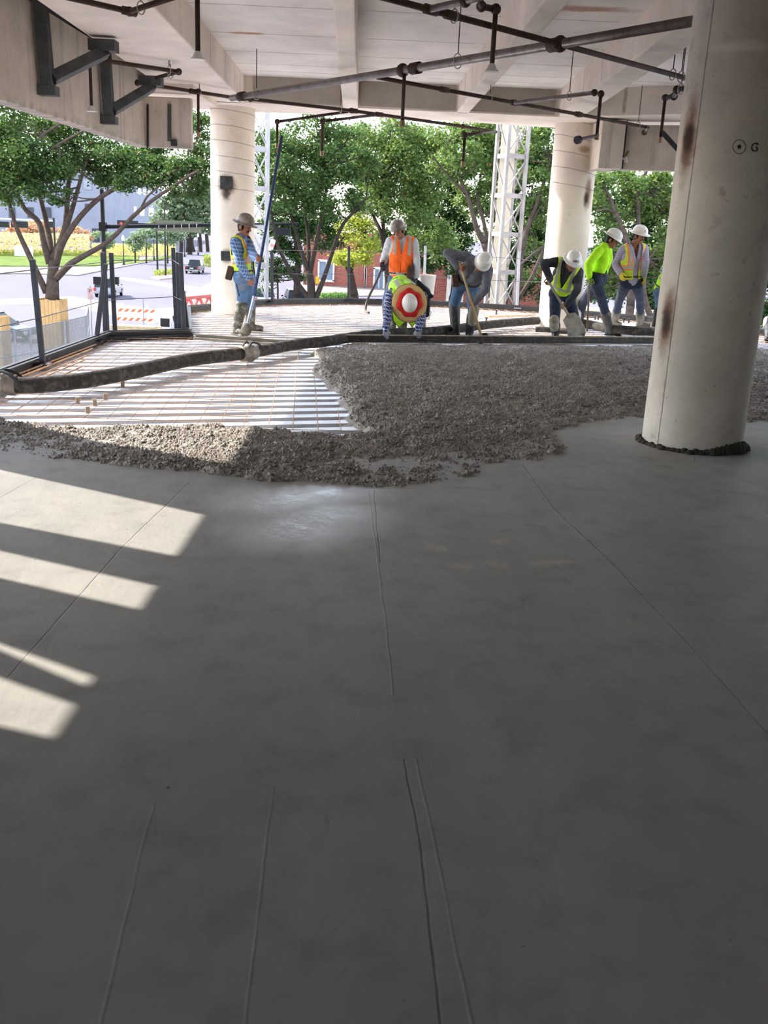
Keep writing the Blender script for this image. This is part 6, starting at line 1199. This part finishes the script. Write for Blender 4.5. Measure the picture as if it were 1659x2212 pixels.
# --- neon shirt
yF = 17.2; s0, s1 = aty(1273, 612, yF - .22), aty(1268, 716, yF - .25); dS = (s1 - s0).normalized(); h0 = at_on(s0, s1, 609) if False else s0
e = empty('rod', s1, 'thin brown rod held upright by the worker in the neon shirt', 'rod'); MB().tube([s0 + Vector((0, 0, .02)), s1], .017, 10).build('shaft', M('brown_rod', lin((120, 96, 76)), .6, .1), e, smooth=True); MB().tube([s0 + Vector((0, 0, .02)), s0 - Vector((0, 0, .06))], .022, 10).build('ferrule', STEELC, e, smooth=True)
person('striding worker in a neon yellow-green shirt and white hard hat leaning on a rod', dict(y=yF, pel=(1291, 600, 0), neck=(1308, 531, -.02), head=(1322, 519, -.06), shR=(1293, 543, -.19), shL=(1312, 540, .19), hipR=(1286, 603, -.10), hipL=(1296, 603, .10), elbR=(1273, 566), handR=s0 + Vector((-.01, .03, .10)), elbL=(1310, 572), handL=(1304, 598, .16),
       footR=(1316, 724), footL=(1250, 703), kneeR=(1303, 660), kneeL=(1257, 655), toeR=(1, -.18), toeL=(.8, -.5)), face=(1, -.40, -.42), up=(.38, -.1, .9), shirt=NEONS, pants=DENIMD, boots=BOOTB, boot_h=.42, hat=dict(brim=.155, tilt=.16), hat_mat=HATW, glove=(GLN, GLN), hands=dict(R=((.1, -.25, -1), (.6, -.8, 0), (0, 1, 0))), curl=(.8, .5), shirt_hem=-.02, seed=15)
# --- lavender shirt
person('worker in a lavender shirt and lime vest with orange borders, walking behind the others', dict(y=18.3, pel=(1364, 606, 0), neck=(1369, 528, -.04), head=(1380, 510, -.10), shR=(1346, 539, -.06), shL=(1391, 537, .04), hipR=(1354, 610, 0), hipL=(1375, 610, 0), elbR=(1329, 570), handR=(1340, 591, -.16), elbL=(1394, 566), handL=(1391, 597, -.08),
       footR=(1326, 703), footL=(1382, 706), kneeR=(1339, 648), kneeL=(1383, 648), toeR=(.4, -.8), toeL=(1, -.35)), face=(.72, -.72, -.26), up=(.05, -.1, 1), shirt=LAVS, pants=DENIMD, boots=BOOTG, boot_h=.42, hat=dict(brim=.165, mark=('2', .06, M('mark_red', lin((200, 70, 60)), .8), -.45)), hat_mat=HATW, vest=V_G, vest_open=(.05, .22), vest_hem=.03, shirt_hem=-.12, glove=(GLY, GLY), curl=(.35, .35), mustache=True, pads=False, seed=17, open_shirt=True)
# --- two workers mostly hidden
person('worker hidden behind the near column except blue jeans and dark boots', dict(y=18.0, pel=(1431, 628, 0), neck=(1452, 586, -.1), head=(1466, 576, -.15), shR=(1437, 584, -.2), shL=(1456, 582, .15), hipR=(1427, 633, -.08), hipL=(1434, 633, .08), elbR=(1452, 612), handR=(1468, 634, -.25), elbL=(1470, 610), handL=(1480, 638, .0),
       footR=(1413, 722), footL=(1446, 718), kneeR=(1424, 672), kneeL=(1440, 672), toeR=(.6, -.6), toeL=(1, -.2)), face=(.8, -.5, -.5), up=(.5, 0, .8), shirt=BLUEP, pants=DENIM, boots=BOOTB, hat=dict(brim=.155), hat_mat=HATW, vest=V_C, vest_open=(.03, .1), seed=19)
person('worker at the right picture edge, only a tan knee pad and dark boot showing', dict(y=18.9, pel=(1690, 662, .1), neck=(1700, 600, -.2), head=(1704, 584, -.3), shR=(1676, 606, -.15), shL=(1722, 610, -.15), hipR=(1680, 664, .1), hipL=(1701, 664, .1), elbR=(1672, 640), handR=(1686, 664, -.4), elbL=(1728, 642), handL=(1700, 680, -.4),
       footR=(1658, 736), footL=(1704, 738), kneeR=(1658, 697, 1), kneeL=(1702, 697, 1), toeR=(-.5, -1), toeL=(0, -1)), face=(-.2, -.9, -.4), up=(0, -.3, 1), shirt=GREYS, pants=DENIMD, boots=BOOTB, hat=dict(brim=.155), hat_mat=HATW, pads=True, seed=21)
# vibrator carried by the orange vest worker
e = empty('concrete_vibrator', aty(915, 640, 16.6), 'black concrete vibrator motor with a long flexible hose carried by the orange vest worker', 'vibrator'); RUBB = M('black_rubber', lin((30, 29, 30)), .6, 0, .2, 8)
a, b_, c_ = aty(902, 610, 16.5), aty(916, 634, 16.55), aty(922, 680, 16.6)
fuse('motor_body', [(a, b_, .05, .12), (b_, c_, .12, .05), (b_, aty(934, 640, 16.5), .07, .03), (b_, aty(906, 655, 16.5), .1, .1)], .02, RUBB, e, 3); MB().tube(smooth_path([aty(917, 682, 16.5), aty(924, 690, 16.5), aty(931, 676, 16.5), aty(928, 672, 16.5)], 3), .008, 6).build('bail', STEELC, e); MB().tube(smooth_path(hosep, 5), .02, 8).build('flexible_hose', M('hose_brown', lin((110, 98, 92)), .6, .2), e, smooth=True)
bk = aty(922, 603, 17.6); e = empty('bucket', Vector((bk.x, 17.6, -.05)), 'pale plastic bucket on a post behind the orange vest worker', 'bucket'); MB().lathe([(.0, 0), (.13, 0), (.16, .34), (.165, .36), (.15, .36), (.125, .02)], Matrix.Translation((bk.x, 17.6, .5)), 20).build('pail', ORW, e, smooth=True); MB().tube([(bk.x, 17.6, -.06), (bk.x, 17.6, .5)], .03, 8).build('stand', STEELC, e)
# chalk circle, hole and letter on the near column
INK = M('marker_ink', lin((62, 54, 46)), .8)
MB().tube([on_col(1597 + 14 * math.cos(t), 317 + 15 * math.sin(t))[0] for t in np.linspace(0, 2 * math.pi, 33)], .0022, 6, False).build('marking', INK, eN)
p, n_ = on_col(1597, 317); MB().ball(p, (.014, .014, .014), 8).build('drill_hole', INK, eN)
p, n_ = on_col(1630, 319); ux = Vector((0, 0, 1)).cross(n_); text('G', 'marking', eN, p + n_ * .004, .085, INK, Matrix((ux, Vector((0, 0, 1)), n_)).transposed().to_4x4())
